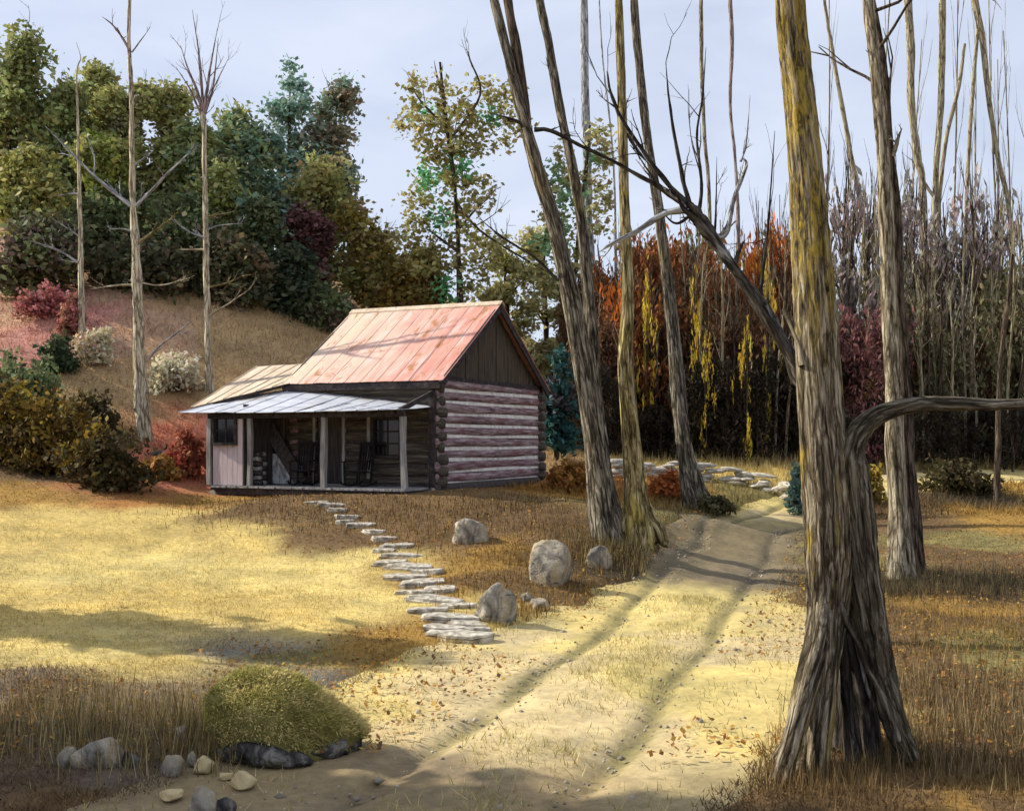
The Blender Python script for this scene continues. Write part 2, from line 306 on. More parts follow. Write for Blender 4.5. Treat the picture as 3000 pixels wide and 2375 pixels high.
def rwid(x, y): return 2.75-1.15*sstep(14, 20, y)-1.5*np.exp(-(((x-2.9)/1.5)**2+((y-8.1)/1.5)**2))+(fbm(x*.8, y*.8, 21, 3)-.5)*1.0

# what grows or lies where (ground colours, some darkened to paint in tree shade)
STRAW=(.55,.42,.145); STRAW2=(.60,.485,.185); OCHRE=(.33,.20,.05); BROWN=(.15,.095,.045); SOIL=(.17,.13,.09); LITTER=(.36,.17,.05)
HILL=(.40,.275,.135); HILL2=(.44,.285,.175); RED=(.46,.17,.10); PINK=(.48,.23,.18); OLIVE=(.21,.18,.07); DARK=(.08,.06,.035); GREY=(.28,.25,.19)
CC = [(G(px,py), c) for px,py,c in [
    (0,520,STRAW),(80,530,STRAW),(60,580,STRAW2),(180,560,STRAW2),(250,570,STRAW2),(330,575,STRAW2),(380,600,STRAW2),(300,610,STRAW),(200,600,STRAW),(100,600,STRAW),(20,600,STRAW),
    (250,535,STRAW),(150,515,STRAW),(30,492,OCHRE),(100,650,STRAW2),(60,660,STRAW2),(180,660,STRAW),(250,650,GREY),(320,655,OLIVE),(390,640,OCHRE),
    (10,690,SOIL),(60,710,BROWN),(150,720,SOIL),(100,760,SOIL),(40,790,BROWN),(200,790,SOIL),(260,740,SOIL),(330,780,SOIL),(380,700,GREY),
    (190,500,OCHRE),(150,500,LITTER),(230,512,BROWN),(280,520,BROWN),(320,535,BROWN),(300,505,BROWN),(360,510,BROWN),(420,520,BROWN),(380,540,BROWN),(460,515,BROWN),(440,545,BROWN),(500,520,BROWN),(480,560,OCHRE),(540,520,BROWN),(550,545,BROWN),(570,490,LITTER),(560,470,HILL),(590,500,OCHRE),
    (440,590,OCHRE),(480,610,STRAW),(520,590,BROWN),(560,575,BROWN),(600,550,BROWN),(640,560,DARK),(620,555,DARK),(600,575,DARK),(660,545,DARK),(700,522,DARK),(640,525,BROWN),(590,530,BROWN),(660,520,OLIVE),(700,540,OLIVE),(650,480,LITTER),(690,470,STRAW),(760,470,STRAW),(740,500,OLIVE),(720,525,OLIVE),  # darkest points paint in the shade round the trunk feet
    (170,470,RED),(190,480,RED),(165,455,RED),(170,432,RED),(190,436,RED),(152,442,RED),(185,462,RED),(150,464,RED),(200,472,RED),(140,476,RED),(175,445,RED),(60,300,PINK),(85,318,PINK),(50,330,PINK),(75,345,PINK),(95,335,PINK),(150,480,LITTER),(120,470,BROWN),(60,470,DARK),(20,450,DARK),(0,420,OCHRE),(60,420,OLIVE),(100,440,BROWN),
    (90,380,HILL),(130,350,HILL2),(170,330,HILL2),(220,340,HILL),(150,390,HILL),(200,380,HILL),(250,370,HILL),(100,300,HILL2),(180,290,HILL),(250,300,HILL),(300,340,HILL),(60,290,HILL2),(40,310,HILL2),(130,280,BROWN),(530,340,STRAW),(530,370,HILL),
    (880,560,OLIVE),(930,560,BROWN),(1000,560,BROWN),(960,540,OLIVE),(1010,520,OCHRE),(960,500,DARK),(1000,480,OCHRE),(940,470,OLIVE),(900,500,BROWN),(860,480,OCHRE),(880,520,BROWN),(850,460,DARK),
    (960,580,DARK),(910,590,DARK),(1010,585,DARK),(920,620,BROWN),(960,610,OCHRE),(1010,620,BROWN),(940,650,BROWN),(1010,650,OLIVE),(960,690,BROWN),(1010,720,BROWN),(930,730,BROWN),(890,770,BROWN),(960,780,BROWN),(1010,790,OCHRE),(830,790,BROWN),(800,700,STRAW2),  # dark tones here paint shade bands into the right-hand ground
    (640,446,DARK),(760,447,DARK),(900,447,DARK),(1000,448,DARK)]]
CX = np.array([(p.x, p.y) for p, c in CC]); CCOL = np.array([c for p, c in CC])
def ground_col(x, y):
    x = np.asarray(x, float); y = np.asarray(y, float)
    wx = x + (fbm(x*.7, y*.7, 31, 4)-.5)*2.4; wy = y + (fbm(x*.7, y*.7, 47, 4)-.5)*2.8; o = np.zeros((len(x), 3))
    for k in range(0, len(x), 20000):
        d2 = (wx[k:k+20000,None]-CX[None,:,0])**2 + ((wy[k:k+20000,None]-CX[None,:,1])*.75)**2
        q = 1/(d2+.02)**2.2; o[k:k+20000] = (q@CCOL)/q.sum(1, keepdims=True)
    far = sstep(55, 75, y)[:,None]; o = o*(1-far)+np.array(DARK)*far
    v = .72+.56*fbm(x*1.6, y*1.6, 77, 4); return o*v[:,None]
# ground sheet: fine where the camera looks, coarse out to the horizon
def axis(segs): return np.unique(np.concatenate([np.arange(a, b, s) for a, b, s in segs]))
gx = axis([(-500,-120,60),(-120,-40,10),(-40,-16,.8),(-16,15,.17),(15,40,.8),(40,120,10),(120,561,60)])
gy = axis([(-120,-20,20),(-20,4,2),(4,34,.17),(34,64,.5),(64,120,8),(120,801,80)])
XX, YY = np.meshgrid(gx, gy); xs = XX.ravel(); ys = YY.ravel(); zs = T0(xs, ys)
rd = np.full(len(xs), 99.0); near = (np.abs(xs) < 32) & (ys > -3) & (ys < 45); rd[near] = road_d(xs[near], ys[near])
zs = zs - .14*(1-sstep(-.35, .1, rd-rwid(xs, ys)))
nx, ny = len(gx), len(gy); ii = np.arange(nx*ny).reshape(ny, nx)
FQ = np.stack([ii[:-1,:-1], ii[:-1,1:], ii[1:,1:], ii[1:,:-1]], -1).reshape(-1, 4)
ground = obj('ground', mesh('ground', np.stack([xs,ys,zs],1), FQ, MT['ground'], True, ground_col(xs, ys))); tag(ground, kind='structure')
# road sheet with two ruts
seg = np.diff(RCs, axis=0); sl = np.concatenate([[0], np.cumsum(np.hypot(seg[:,0], seg[:,1]))]); ts = np.arange(0, sl[-1], .16)
rx = np.interp(ts, sl, RCs[:,0]); ry = np.interp(ts, sl, RCs[:,1]); tx = np.gradient(rx); ty = np.gradient(ry); ln = np.hypot(tx, ty); nxn, nyn = ty/ln, -tx/ln
of = np.concatenate([np.linspace(-3.6,-1.12,14), np.linspace(-1.05,1.05,50), np.linspace(1.12,3.6,14)])
RX = rx[:,None]+nxn[:,None]*of; RY = ry[:,None]+nyn[:,None]*of; OF = np.broadcast_to(of, RX.shape); TS = np.broadcast_to(ts[:,None], RX.shape)
wob = (fbm(TS*.35, TS*0, 5, 2)-.5)*.3; rut = np.exp(-((OF-.76-wob)/.13)**2) + np.exp(-((OF+.76-wob)/.13)**2)
RZ = T0(RX.ravel(), RY.ravel()).reshape(RX.shape) - .045 - .05*rut*(.5+fbm(TS*.9, OF*2, 15, 2)) + .03*np.exp(-(OF/.35)**2) + (fbm(RX*3, RY*3, 19, 3)-.5)*.035
RZ -= .16*sstep(-.15, .25, np.abs(OF)-rwid(RX, RY))
rc = np.array((.59,.475,.185))*1.0 + 0*RX[...,None]
pk = sstep(.52,.66, fbm(RX*.42, RY*.42, 61, 4))[...,None]; rc = rc*(1-pk*.5) + np.array((.50,.41,.29))*pk*.5
ol = sstep(.5,.7, fbm(RX*.6, RY*.5, 65, 4))[...,None]; rc = rc*(1-ol*.5) + np.array((.36,.31,.13))*ol*.5
rk = np.clip((rut**1.8)*1.5*(.1+1.3*fbm(TS*1.1, OF*5, 71, 4)) + .55*rut**.4*sstep(.5,.72,fbm(TS*.8+9, OF*2.2, 73, 4)), 0, 1)[...,None]; rc = rc*(1-rk*.85) + np.array((.215,.19,.08))*rk*.85
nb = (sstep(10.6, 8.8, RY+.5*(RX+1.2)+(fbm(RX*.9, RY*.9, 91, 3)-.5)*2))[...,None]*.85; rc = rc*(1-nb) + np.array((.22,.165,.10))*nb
sh_band = (sstep(18.2, 20.0, RY+(fbm(RX*.7, RY*.7, 95, 3)-.5)*2.2)*sstep(33.0, 27.0, RY+(fbm(RX*.6, RY*.6, 97, 3)-.5)*5)*.84)[...,None]; rc = rc*(1-sh_band) + np.array((.13,.105,.075))*sh_band   # band of tree shade painted into the far road colour
rc *= (.8+.4*fbm(RX*2, RY*2, 81, 3))[...,None]
ii = np.arange(RX.size).reshape(RX.shape); FQ = np.stack([ii[:-1,:-1], ii[:-1,1:], ii[1:,1:], ii[1:,:-1]], -1).reshape(-1, 4)
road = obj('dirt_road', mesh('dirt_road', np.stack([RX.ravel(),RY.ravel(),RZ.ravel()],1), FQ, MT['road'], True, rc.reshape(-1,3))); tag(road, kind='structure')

# ------------------------------------------------------------------ log cabin
A_ = radians(25); y0 = 28.0; x0 = (437-512)*y0/F; Z0 = 1.35
CX_, SX_ = cos(A_), sin(A_)
cab = thing('log_cabin', 'weathered log cabin with rusty salmon tin roof and a long front porch', 'cabin', (x0, y0, Z0), -A_)
def loc(px, py, Y):
    """cabin-frame X and Z of a picture position on the plane at cabin depth Y"""
    k = (px-512)/F  # x = k*y ; x = x0 + X*CX + Y*SX ; y = y0 - X*SX + Y*CX
    X = (k*(y0+Y*CX_) - x0 - Y*SX_)/(CX_+k*SX_); yy = y0 - X*SX_ + Y*CX_
    return X, EYE-(py-HZ)*yy/F-Z0
def locY(px, X):
    k = (px-512)/F; return (k*(y0-X*SX_)-x0-X*CX_)/(SX_-k*CX_)
W = locY(537, 0); LM = -loc(289, 380, -.3)[0]; PD = -locY(403, -.12); XL = loc(209, 490, -PD)[0]
WALL = loc(437, 377, 0)[1]; yr = y0+W/2*CX_; APEX = EYE+(440-306)*yr/F-Z0
print('cabin', W, LM, PD, XL, WALL, APEX)
R = random.Random(5)
def log(name, p, q, r, mat, seed, parent=cab, hh=None):
    """hewn log between p and q: rounded box section with slow wobble"""
    p = Vector(p); q = Vector(q); d = q-p; ln = d.length; d.normalize(); rt = d.cross(Vector((0,0,1))).normalized(); n = max(4, int(ln/.35)); hh = hh or r
    V = []; Fc = []; ns = 10; rr = random.Random(seed)
    ph = [rr.uniform(0, 6) for _ in range(4)]
    for i in range(n+1):
        t = i/n; c = p+d*(ln*t)
        for k in range(ns):
            a = 2*pi*k/ns; ca, sa = cos(a), sin(a); e = .62
            x = math.copysign(abs(ca)**e, ca)*r*(1+.08*sin(ph[0]+t*5+a)); z = math.copysign(abs(sa)**e, sa)*hh*(1+.08*sin(ph[1]+t*7-a*2))
            V.append(c+rt*(x+.015*sin(ph[2]+t*6))+Vector((0,0,z+.012*sin(ph[3]+t*8))))
    for i in range(n):
        for k in range(ns): Fc.append([i*ns+k, i*ns+(k+1)%ns, (i+1)*ns+(k+1)%ns, (i+1)*ns+k])
    Fc.append(list(range(ns))[::-1]); Fc.append([n*ns+k for k in range(ns)])
    return obj(name, mesh(name, V, Fc, mat, True), parent)
NL = 9; CH = (WALL-.14)/NL
# openings in the front wall (X ranges)
dX0, dX1 = loc(327, 450, 0)[0], loc(345, 450, 0)[0]; dX0 = min(dX0, dX1-.85); dZ1 = 2.02
wX0, wX1 = loc(377, 440, 0)[0], loc(402, 440, 0)[0]; wZ1 = loc(390, 419, 0)[1]; wZ0 = loc(390, 455, 0)[1]
print('door', dX0, dX1, 'win', wX0, wX1, wZ0, wZ1)
for k in range(NL):                                              # gable end towards the trees, and the far wall of the room
    z = .14+CH*(k+.5); e = .2+R.uniform(-.06, .08)
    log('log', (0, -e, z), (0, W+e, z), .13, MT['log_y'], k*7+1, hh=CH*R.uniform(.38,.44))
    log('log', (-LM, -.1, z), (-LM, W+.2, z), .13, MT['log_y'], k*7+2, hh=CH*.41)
    zf = z-CH*.45 if k else z-CH*.3                               # front courses sit half a log lower
    spans = [(-LM-.2, .2+R.uniform(-.05,.08))]
    def cut(sp, a, b):
        o = []
        for s0, s1 in sp:
            if b <= s0 or a >= s1: o.append((s0, s1)); continue
            if a-s0 > .05: o.append((s0, a))
            if s1-b > .05: o.append((b, s1))
        return o
    if zf < dZ1+.05: spans = cut(spans, dX0, dX1)
    if wZ0-.08 < zf < wZ1+.08: spans = cut(spans, wX0, wX1)
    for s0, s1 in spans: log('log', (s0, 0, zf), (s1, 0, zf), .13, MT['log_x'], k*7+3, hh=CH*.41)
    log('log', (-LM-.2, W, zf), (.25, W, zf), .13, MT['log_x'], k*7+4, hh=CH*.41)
for k in range(NL):                                              # lime chinking between the courses
    z = .14+CH*k
    b = MB(); d0, d1, d2 = R.uniform(-.02,.02), R.uniform(-.02,.02), R.uniform(.04,.06); b.hexa([(-.075,.13,z-d2+d0),(.1,.13,z-d2+d0),(.1,W-.13,z-d2+d1),(-.075,W-.13,z-d2+d1),(-.075,.13,z+d2+d0),(.085,.13,z+d2+d0),(.085,W-.13,z+d2+d1),(-.075,W-.13,z+d2+d1)]); b.obj('chinking', MT['chink'], cab)
bk = MB(); bk.box((-LM, -.05, .1), (dX0, .05, WALL)); bk.box((dX1, -.05, .1), (wX0, .05, WALL)); bk.box((wX1, -.05, .1), (-.12, .05, WALL)); bk.box((wX0, -.05, .1), (wX1, .05, wZ0)); bk.box((wX0, -.05, wZ1), (wX1, .05, WALL)); bk.box((dX0, -.05, dZ1), (dX1, .05, WALL))
bk.obj('chinking', MT['board_dark'], cab)
log('sill_log', (.03, -.3, .0), (.03, W+.25, .0), .16, MT['board_dark'], 91, hh=.15)
log('sill_log', (-LM-.1, 0, -.02), (-.2, 0, -.02), .15, MT['board_dark'], 92, hh=.15)
# gable: vertical dark boards, one by one
OV = .3; RS = (APEX-WALL)/(W/2)
nb_ = 17; bw = (W+.02)/nb_
for side in (0, 1):
    for k in range(nb_):
        ya = bw*k; yb = ya+bw-.012; X = .03+R.uniform(-.012,.012) if side == 0 else -LM-.03
        zt = lambda y: WALL+RS*min(y, W-y)-.03
        pts = [(ya, WALL-.02), (yb, WALL-.02), (yb, zt(yb))] + ([(W/2, zt(W/2))] if ya < W/2 < yb else []) + [(ya, zt(ya))]
        if max(p[1] for p in pts) < WALL+.02: continue
        n = len(pts); V = [(X+.02, y, z) for y, z in pts]+[(X-.02, y, z) for y, z in pts]
        obj('gable_board', mesh('gable_board', V, [list(range(n)), list(range(n, 2*n))[::-1]]+[[i, i+n, (i+1)%n+n, (i+1)%n] for i in range(n)], MT['gable_board']), cab)
b = MB(); b.box((.055, -.1, WALL-.07), (.12, W+.1, WALL+.05)); b.obj('gable_beam', MT['trim_dark'], cab)
# main roof: tin sheets with raised seams on both slopes
def warp_sheet(name, c00, c10, c11, c01, mat, nu=6, nv=8, rib=.02, th=.012, sag=0, parent=cab, seed=0):
    """bilinear sheet c00-c10 (eave) to c01-c11 (top), raised seam on its right edge, small thickness"""
    c = [Vector(p) for p in (c00, c10, c11, c01)]; V = []; Fc = []; rr = random.Random(seed)
    prof = [(0,0), (.03,0), (.05,rib), (.09,rib), (.11,0), (.5,.004), (.97,0), (1,0)] if rib else [(i/nu, 0) for i in range(nu+1)]
    n = (c[1]-c[0]).cross(c[3]-c[0]).normalized(); n = n if n.z > 0 else -n; m = len(prof)
    bump = [rr.uniform(-.012,.012) for _ in range(nv+1)]
    for lay in (0, 1):
        for j in range(nv+1):
            v = j/nv
            for (u, h) in prof:
                p = (c[0]*(1-u)+c[1]*u)*(1-v)+(c[3]*(1-u)+c[2]*u)*v
                V.append(p+n*(h+bump[j]*sin(u*pi)-sag*sin(v*pi)-lay*th))
    N = m*(nv+1)
    for j in range(nv):
        for i in range(m-1):
            q = [j*m+i, j*m+i+1, (j+1)*m+i+1, (j+1)*m+i]; Fc.append(q); Fc.append([x+N for x in q[::-1]])
    for i in range(m-1): Fc.append([i+1, i, i+N, i+1+N]); j = nv*m+i; Fc.append([j, j+1, j+1+N, j+N])
    for j in range(nv): Fc.append([j*m, (j+1)*m, (j+1)*m+N, j*m+N]); a = j*m+m-1; Fc.append([a+m, a, a+N, a+m+N])
    return obj(name, mesh(name, V, Fc, mat), parent)
XR0, XR1 = -LM-.25, .32; NP = 10; ez = WALL-RS*OV+.12; az_ = APEX+.1
for sd in (0, 1):
    ye = -OV if sd == 0 else W+OV
    for k in range(NP):
        a = XR0+(XR1-XR0)*k/NP; b_ = XR0+(XR1-XR0)*(k+1)/NP; j0 = R.uniform(-.03,.02)
        warp_sheet('roof_sheet', (a, ye+(j0 if sd == 0 else -j0), ez+j0*-RS*0), (b_, ye+(j0 if sd == 0 else -j0), ez), (b_, W/2, az_), (a, W/2, az_), MT['tin_red'], sag=.02, rib=.009, seed=k+sd*50)
b = MB(); b.hexa([(XR0-.02,W/2-.16,az_-.11),(XR1+.02,W/2-.16,az_-.11),(XR1+.02,W/2,az_+.01),(XR0-.02,W/2,az_+.01),(XR0-.02,W/2-.16,az_-.075),(XR1+.02,W/2-.16,az_-.075),(XR1+.02,W/2,az_+.045),(XR0-.02,W/2,az_+.045)])
b.hexa([(XR0-.02,W/2,az_+.01),(XR1+.02,W/2,az_+.01),(XR1+.02,W/2+.16,az_-.11),(XR0-.02,W/2+.16,az_-.11),(XR0-.02,W/2,az_+.045),(XR1+.02,W/2,az_+.045),(XR1+.02,W/2+.16,az_-.075),(XR0-.02,W/2+.16,az_-.075)])
b.obj('ridge_cap', MT['tin_tan'], cab)
for sd, X in ((0, XR1-.05), (1, XR0+.05)):                       # barge boards along the rakes, rafters under the eaves
    for s in (0, 1):
        b = MB(); b.bar((X, -OV if s == 0 else W+OV, ez-.13), (X, W/2, az_-.13), .05, .2); b.obj('barge_board', MT['trim_dark'], cab)
b = MB(); b.box((XR0+.05, -OV+.02, ez-.2), (XR1-.08, -OV+.06, ez-.03)); b.obj('fascia_board', MT['trim_dark'], cab)
for k in range(8):
    X = -LM+.15+(LM-.3)*k/7
    for s in (0, 1):
        b = MB(); b.bar((X, -OV+.08 if s == 0 else W+OV-.08, ez-.09), (X, W/2, az_-.1), .07, .1); b.obj('rafter', MT['trim_dark'], cab)
b = MB(); b.box((-LM-.02, -.12, WALL-.1), (.05, -.0, WALL+.02)); b.obj('wall_plate', MT['trim_dark'], cab)
# door and window in the front wall
b = MB()
for k in range(4):
    ww = (dX1-dX0)/4; pb = MB(); pb.box((dX0+ww*k+.006, -.03, .1), (dX0+ww*(k+1)-.006, .02, dZ1)); 
    if k == 0: door = pb.obj('door', MT['board_dark'], cab)
    else: pb.obj('door_plank', MT['board_dark'], door)
b = MB(); b.box((dX0+.12, -.075, 1.0), (dX0+.16, -.03, 1.12)); b.obj('door_handle', MT['iron'], door)
def frame(parent, x0_, x1_, z0_, z1_, Y, mat, wd=.07, dp=.1, name='window_frame'):
    for a, c in (((x0_-wd, Y-dp, z0_-wd), (x0_, Y+.02, z1_+wd)), ((x1_, Y-dp, z0_-wd), (x1_+wd, Y+.02, z1_+wd)), ((x0_+.001, Y-dp+.004, z1_), (x1_-.001, Y+.02, z1_+wd)), ((x0_+.001, Y-dp-.03, z0_-wd), (x1_-.001, Y+.02, z0_))):
        q = MB(); q.box(a, c); q.obj(name, mat, parent)
frame(door, dX0, dX1, .1, dZ1, -.05, MT['post'], .08, .1, 'door_frame')
def window(x0_, x1_, z0_, z1_, Y, fm, nxp=2, nzp=3):
    pb = MB(); pb.box((x0_, Y+.015, z0_), (x1_, Y+.03, z1_)); win = pb.obj('window', MT['trim_dark'], cab)
    for i in range(nxp):
        for j in range(nzp):
            a = x0_+(x1_-x0_)*i/nxp+.02; c = x0_+(x1_-x0_)*(i+1)/nxp-.02; d = z0_+(z1_-z0_)*j/nzp+.02; e = z0_+(z1_-z0_)*(j+1)/nzp-.02
            pb = MB(); pb.box((a, Y-.004, d), (c, Y+.004, e)); pb.obj('pane', MT['glass'], win)
    for i in range(1, nxp): pb = MB(); m_ = x0_+(x1_-x0_)*i/nxp; pb.box((m_-.02, Y-.02, z0_+.02), (m_+.02, Y+.012, z1_-.02)); pb.obj('muntin', fm, win)
    for j in range(1, nzp): pb = MB(); m_ = z0_+(z1_-z0_)*j/nzp; pb.box((x0_+.02, Y-.015, m_-.015), (x1_-.02, Y+.010, m_+.015)); pb.obj('muntin', fm, win)
    frame(win, x0_, x1_, z0_, z1_, Y, fm); return win
window(wX0, wX1, wZ0, wZ1, -.08, MT['trim_dark'])
for X in (wX0-.16,): b = MB(); b.box((X-.05, -.17, .25), (X+.05, -.13, wZ1+.1)); b.obj('wall_batten', MT['post'], cab)
# low lean-to at the left end and its tan roof
XE = XL+.05
Av = loc(256, 366, 2.3); Bv = (-LM-.02, loc(290, 363, 2.3)[1]); Cv = loc(283, 383, -.35); Dv = loc(190, 407, -1.15)
NPT = 6
for k in range(NPT):
    u0, u1 = k/NPT, (k+1)/NPT; lp = lambda a, b_, u: tuple(a[i]+(b_[i]-a[i])*u for i in range(3))
    D3, C3, B3, A3 = (Dv[0], -1.15, Dv[1]), (max(Cv[0], -LM+.0), -.35, Cv[1]), (Bv[0], 2.3, Bv[1]), (Av[0], 2.3, Av[1])
    warp_sheet('lean_to_roof_sheet', lp(D3, C3, u0), lp(D3, C3, u1), lp(A3, B3, u1), lp(A3, B3, u0), MT['tin_tan'], sag=.01, rib=.022, seed=200+k)
b = MB(); b.bar((Dv[0]+.03, -1.1, Dv[1]-.06), (Cv[0], -.32, Cv[1]-.06), .05, .08); b.obj('eave_board', MT['trim_dark'], cab)
nbl = 12
for k in range(nbl):                                             # left wall and back wall of the lean-to, boards one by one
    ya = -PD+.06+(2.2+PD)*k/nbl; yb = ya+(2.2+PD)/nbl-.012; zt = 2.0+min(.75, max(0, (ya+PD)*.12))
    b = MB(); b.box((XE-.02, ya, -.15), (XE+.02, yb, zt)); b.obj('wall_board', MT['board_dark'], cab)
for k in range(8):
    xa = XE+.03+(-LM-XE-.06)*k/8; xb = xa+(-LM-XE-.06)/8-.012
    b = MB(); b.box((xa, 2.16, -.1), (xb, 2.2, 2.6)); b.obj('wall_board', MT['board_dark'], cab)
nfb = 9; xa0 = XE+.05; xb0 = -LM-.16
if xb0-xa0 > .2:
    for k in range(nfb):                                             # inner front wall of the lean-to
        xa = xa0+(xb0-xa0)*k/nfb; xb = xa+(xb0-xa0)/nfb-.012
        b = MB(); b.box((xa, -.02, .05), (xb, .02, 2.35)); b.obj('wall_board', MT['board_dark'], cab)
# porch: floor boards, skirt, posts, rafters and a warped grey tin roof
FZ = .06; nfl = 34
for k in range(nfl):
    xa = XE+.04+(-.05-XE-.04)*k/nfl; xb = xa+(-.05-XE-.04)/nfl-.012
    b = MB(); b.box((xa, -PD-.06+R.uniform(-.02,.02), FZ-.05), (xb, -.16, FZ+R.uniform(0,.008))); b.obj('floor_board', MT['floor_board'], cab)
b = MB(); b.box((XE, -PD, FZ-.22), (-.1, -PD+.1, FZ-.055)); b.obj('porch_beam', MT['trim_dark'], cab)
b = MB(); b.box((-.2, -PD+.11, FZ-.22), (-.1, -.2, FZ-.055)); b.obj('porch_beam', MT['trim_dark'], cab)
for k in range(12):
    xa = XE+(-.1-XE)*k/12; b = MB(); b.box((xa+.01, -PD+.12, -.6), (xa+(-.1-XE)/12-.03, -PD+.15, FZ-.2)); b.obj('skirt_board', MT['trim_dark'], cab)
EL = loc(178, 412, -PD-.3); ER = loc(404, 408.5, -PD-.3)
zEL, zER = EL[1], ER[1]; xEL, xER = EL[0], -.05
BL = (XE-.05, -.15, loc(225, 396, -.15)[1]); BM = (-LM, -.12, loc(288, 389, -.12)[1]); BR = (-.02, -.14, 2.12)
NPP = 11
for k in range(NPP):
    def edge(u):
        X = xEL+(xER-xEL)*u; ev = (X, -PD-.3, zEL+(zER-zEL)*u-.03*sin(u*pi)); Xb = BL[0]+(BR[0]-BL[0])*u
        um = (BM[0]-BL[0])/(BR[0]-BL[0]); zb = BL[2]+(BM[2]-BL[2])*u/um if u < um else BM[2]+(BR[2]-BM[2])*(u-um)/(1-um)
        return ev, (Xb, -.14, zb)
    e0, t0 = edge(k/NPP); e1, t1 = edge((k+1)/NPP); j = R.uniform(-.04, .03)
    e0 = (e0[0], e0[1]+j, e0[2]); e1 = (e1[0], e1[1]+j, e1[2])
    warp_sheet('porch_roof_sheet', e0, e1, t1, t0, MT['tin_grey'], sag=.015, rib=.018, seed=300+k)
zP = lambda X: zEL+(zER-zEL)*(X-xEL)/(xER-xEL)+.02
b = MB(); b.bar((XE-.1, -PD+.05, zP(XE)-.12), (-.1, -PD+.05, zP(-.1)-.12), .1, .14); b.obj('porch_header', MT['trim_dark'], cab)
b = MB(); b.bar((-.14, -PD-.2, zER-.05), (.0, -.1, 2.5), .07, .12); b.obj('rake_brace', MT['trim_dark'], cab)
for k in range(9):
    X = XE+.2+(-.3-XE-.2)*k/8; u = (X-xEL)/(xER-xEL); _, tb = edge(min(1, max(0, u)))
    b = MB(); b.bar((X, -PD-.22, zP(X)-.075), (tb[0], -.16, tb[2]-.075), .06, .09); b.obj('porch_rafter', MT['trim_dark'], cab)
def post(px, wd, mat, lean=0, z1=None, Y=None):
    Y = -PD+.06 if Y is None else Y; X = loc(px, 450, Y)[0]; z1 = z1 or zP(X)-.19; r_ = random.Random(int(px)); V = []; Fc = []; n = 8
    for i in range(n+1):
        t = i/n; cx = X+lean*t+.012*sin(px+5*t); w_ = wd/2*(1+.08*sin(px*3+7*t))
        V += [(cx-w_, Y-w_, FZ+.012+(z1-FZ-.012)*t), (cx+w_, Y-w_, FZ+.012+(z1-FZ-.012)*t), (cx+w_, Y+w_, FZ+.012+(z1-FZ-.012)*t), (cx-w_, Y+w_, FZ+.012+(z1-FZ-.012)*t)]
    for i in range(n):
        for k in range(4): Fc.append([i*4+k, i*4+(k+1)%4, i*4+4+(k+1)%4, i*4+4+k])
    Fc += [[3,2,1,0], [n*4+k for k in range(4)]]
    return obj('porch_post', mesh('porch_post', V, Fc, mat), cab)
post(210, .13, MT['post']); post(250, .11, MT['post']); post(324, .13, MT['post']); post(404.5, .12, MT['post'], -.05); 
b = MB(); X = .02; b.box((X-.1, -.3, -.02), (X+.06, -.14, 2.45)); b.obj('corner_post', MT['trim_dark'], cab)
# enclosed bay at the left end of the porch: pale lilac boards with a dark window
YB = -PD+.06; pX0 = loc(213.5, 450, YB)[0]; pX1 = loc(243, 450, YB)[0]; lw0 = loc(216, 430, YB)[0]; lw1 = loc(236, 430, YB)[0]; lz1 = loc(225, 418, YB)[1]; lz0 = loc(225, 442, YB)[1]; zt_ = zP(pX0)-.2
for k in range(6):
    xa = pX0+(pX1-pX0)*k/6; xb = xa+(pX1-pX0)/6-.006
    if xb <= lw0 or xa >= lw1: rects = [(xa, xb, FZ+.015, zt_)]
    else: rects = [(xa, xb, FZ+.015, lz0-.07), (xa, xb, lz1+.05, zt_)]
    for a, c, d, e in rects:
        if e-d > .02: b = MB(); b.box((a, YB-.02, d), (c, YB+.02, e)); b.obj('bay_board', MT['board_lilac'], cab)
window(lw0, lw1, lz0, lz1, YB-.0, MT['trim_dark'], 2, 2)
for k in range(7):                                               # its side wall back to the cabin
    ya = YB+.04+(-.06-YB-.04)*k/7; b = MB(); b.box((pX1-.03, ya, FZ+.015), (pX1+.01, ya+(-.06-YB-.04)/7-.01, 2.2)); b.obj('bay_board', MT['board_dark'], cab)
# bright lower boards painting the sunlit patch of whitewashed wall beside the bay
qx0 = loc(254, 470, -.15)[0]; qx1 = loc(303, 470, -.15)[0]
for k in range(6):
    xa = qx0+(qx1-qx0)*k/6; b = MB(); b.box((xa, -.19, .08), (xa+(qx1-qx0)/6-.01, -.16, 1.15-.12*k+R.uniform(-.05,.05))); b.obj('sunlit_patch_board', MT['sunlit_white'], cab)
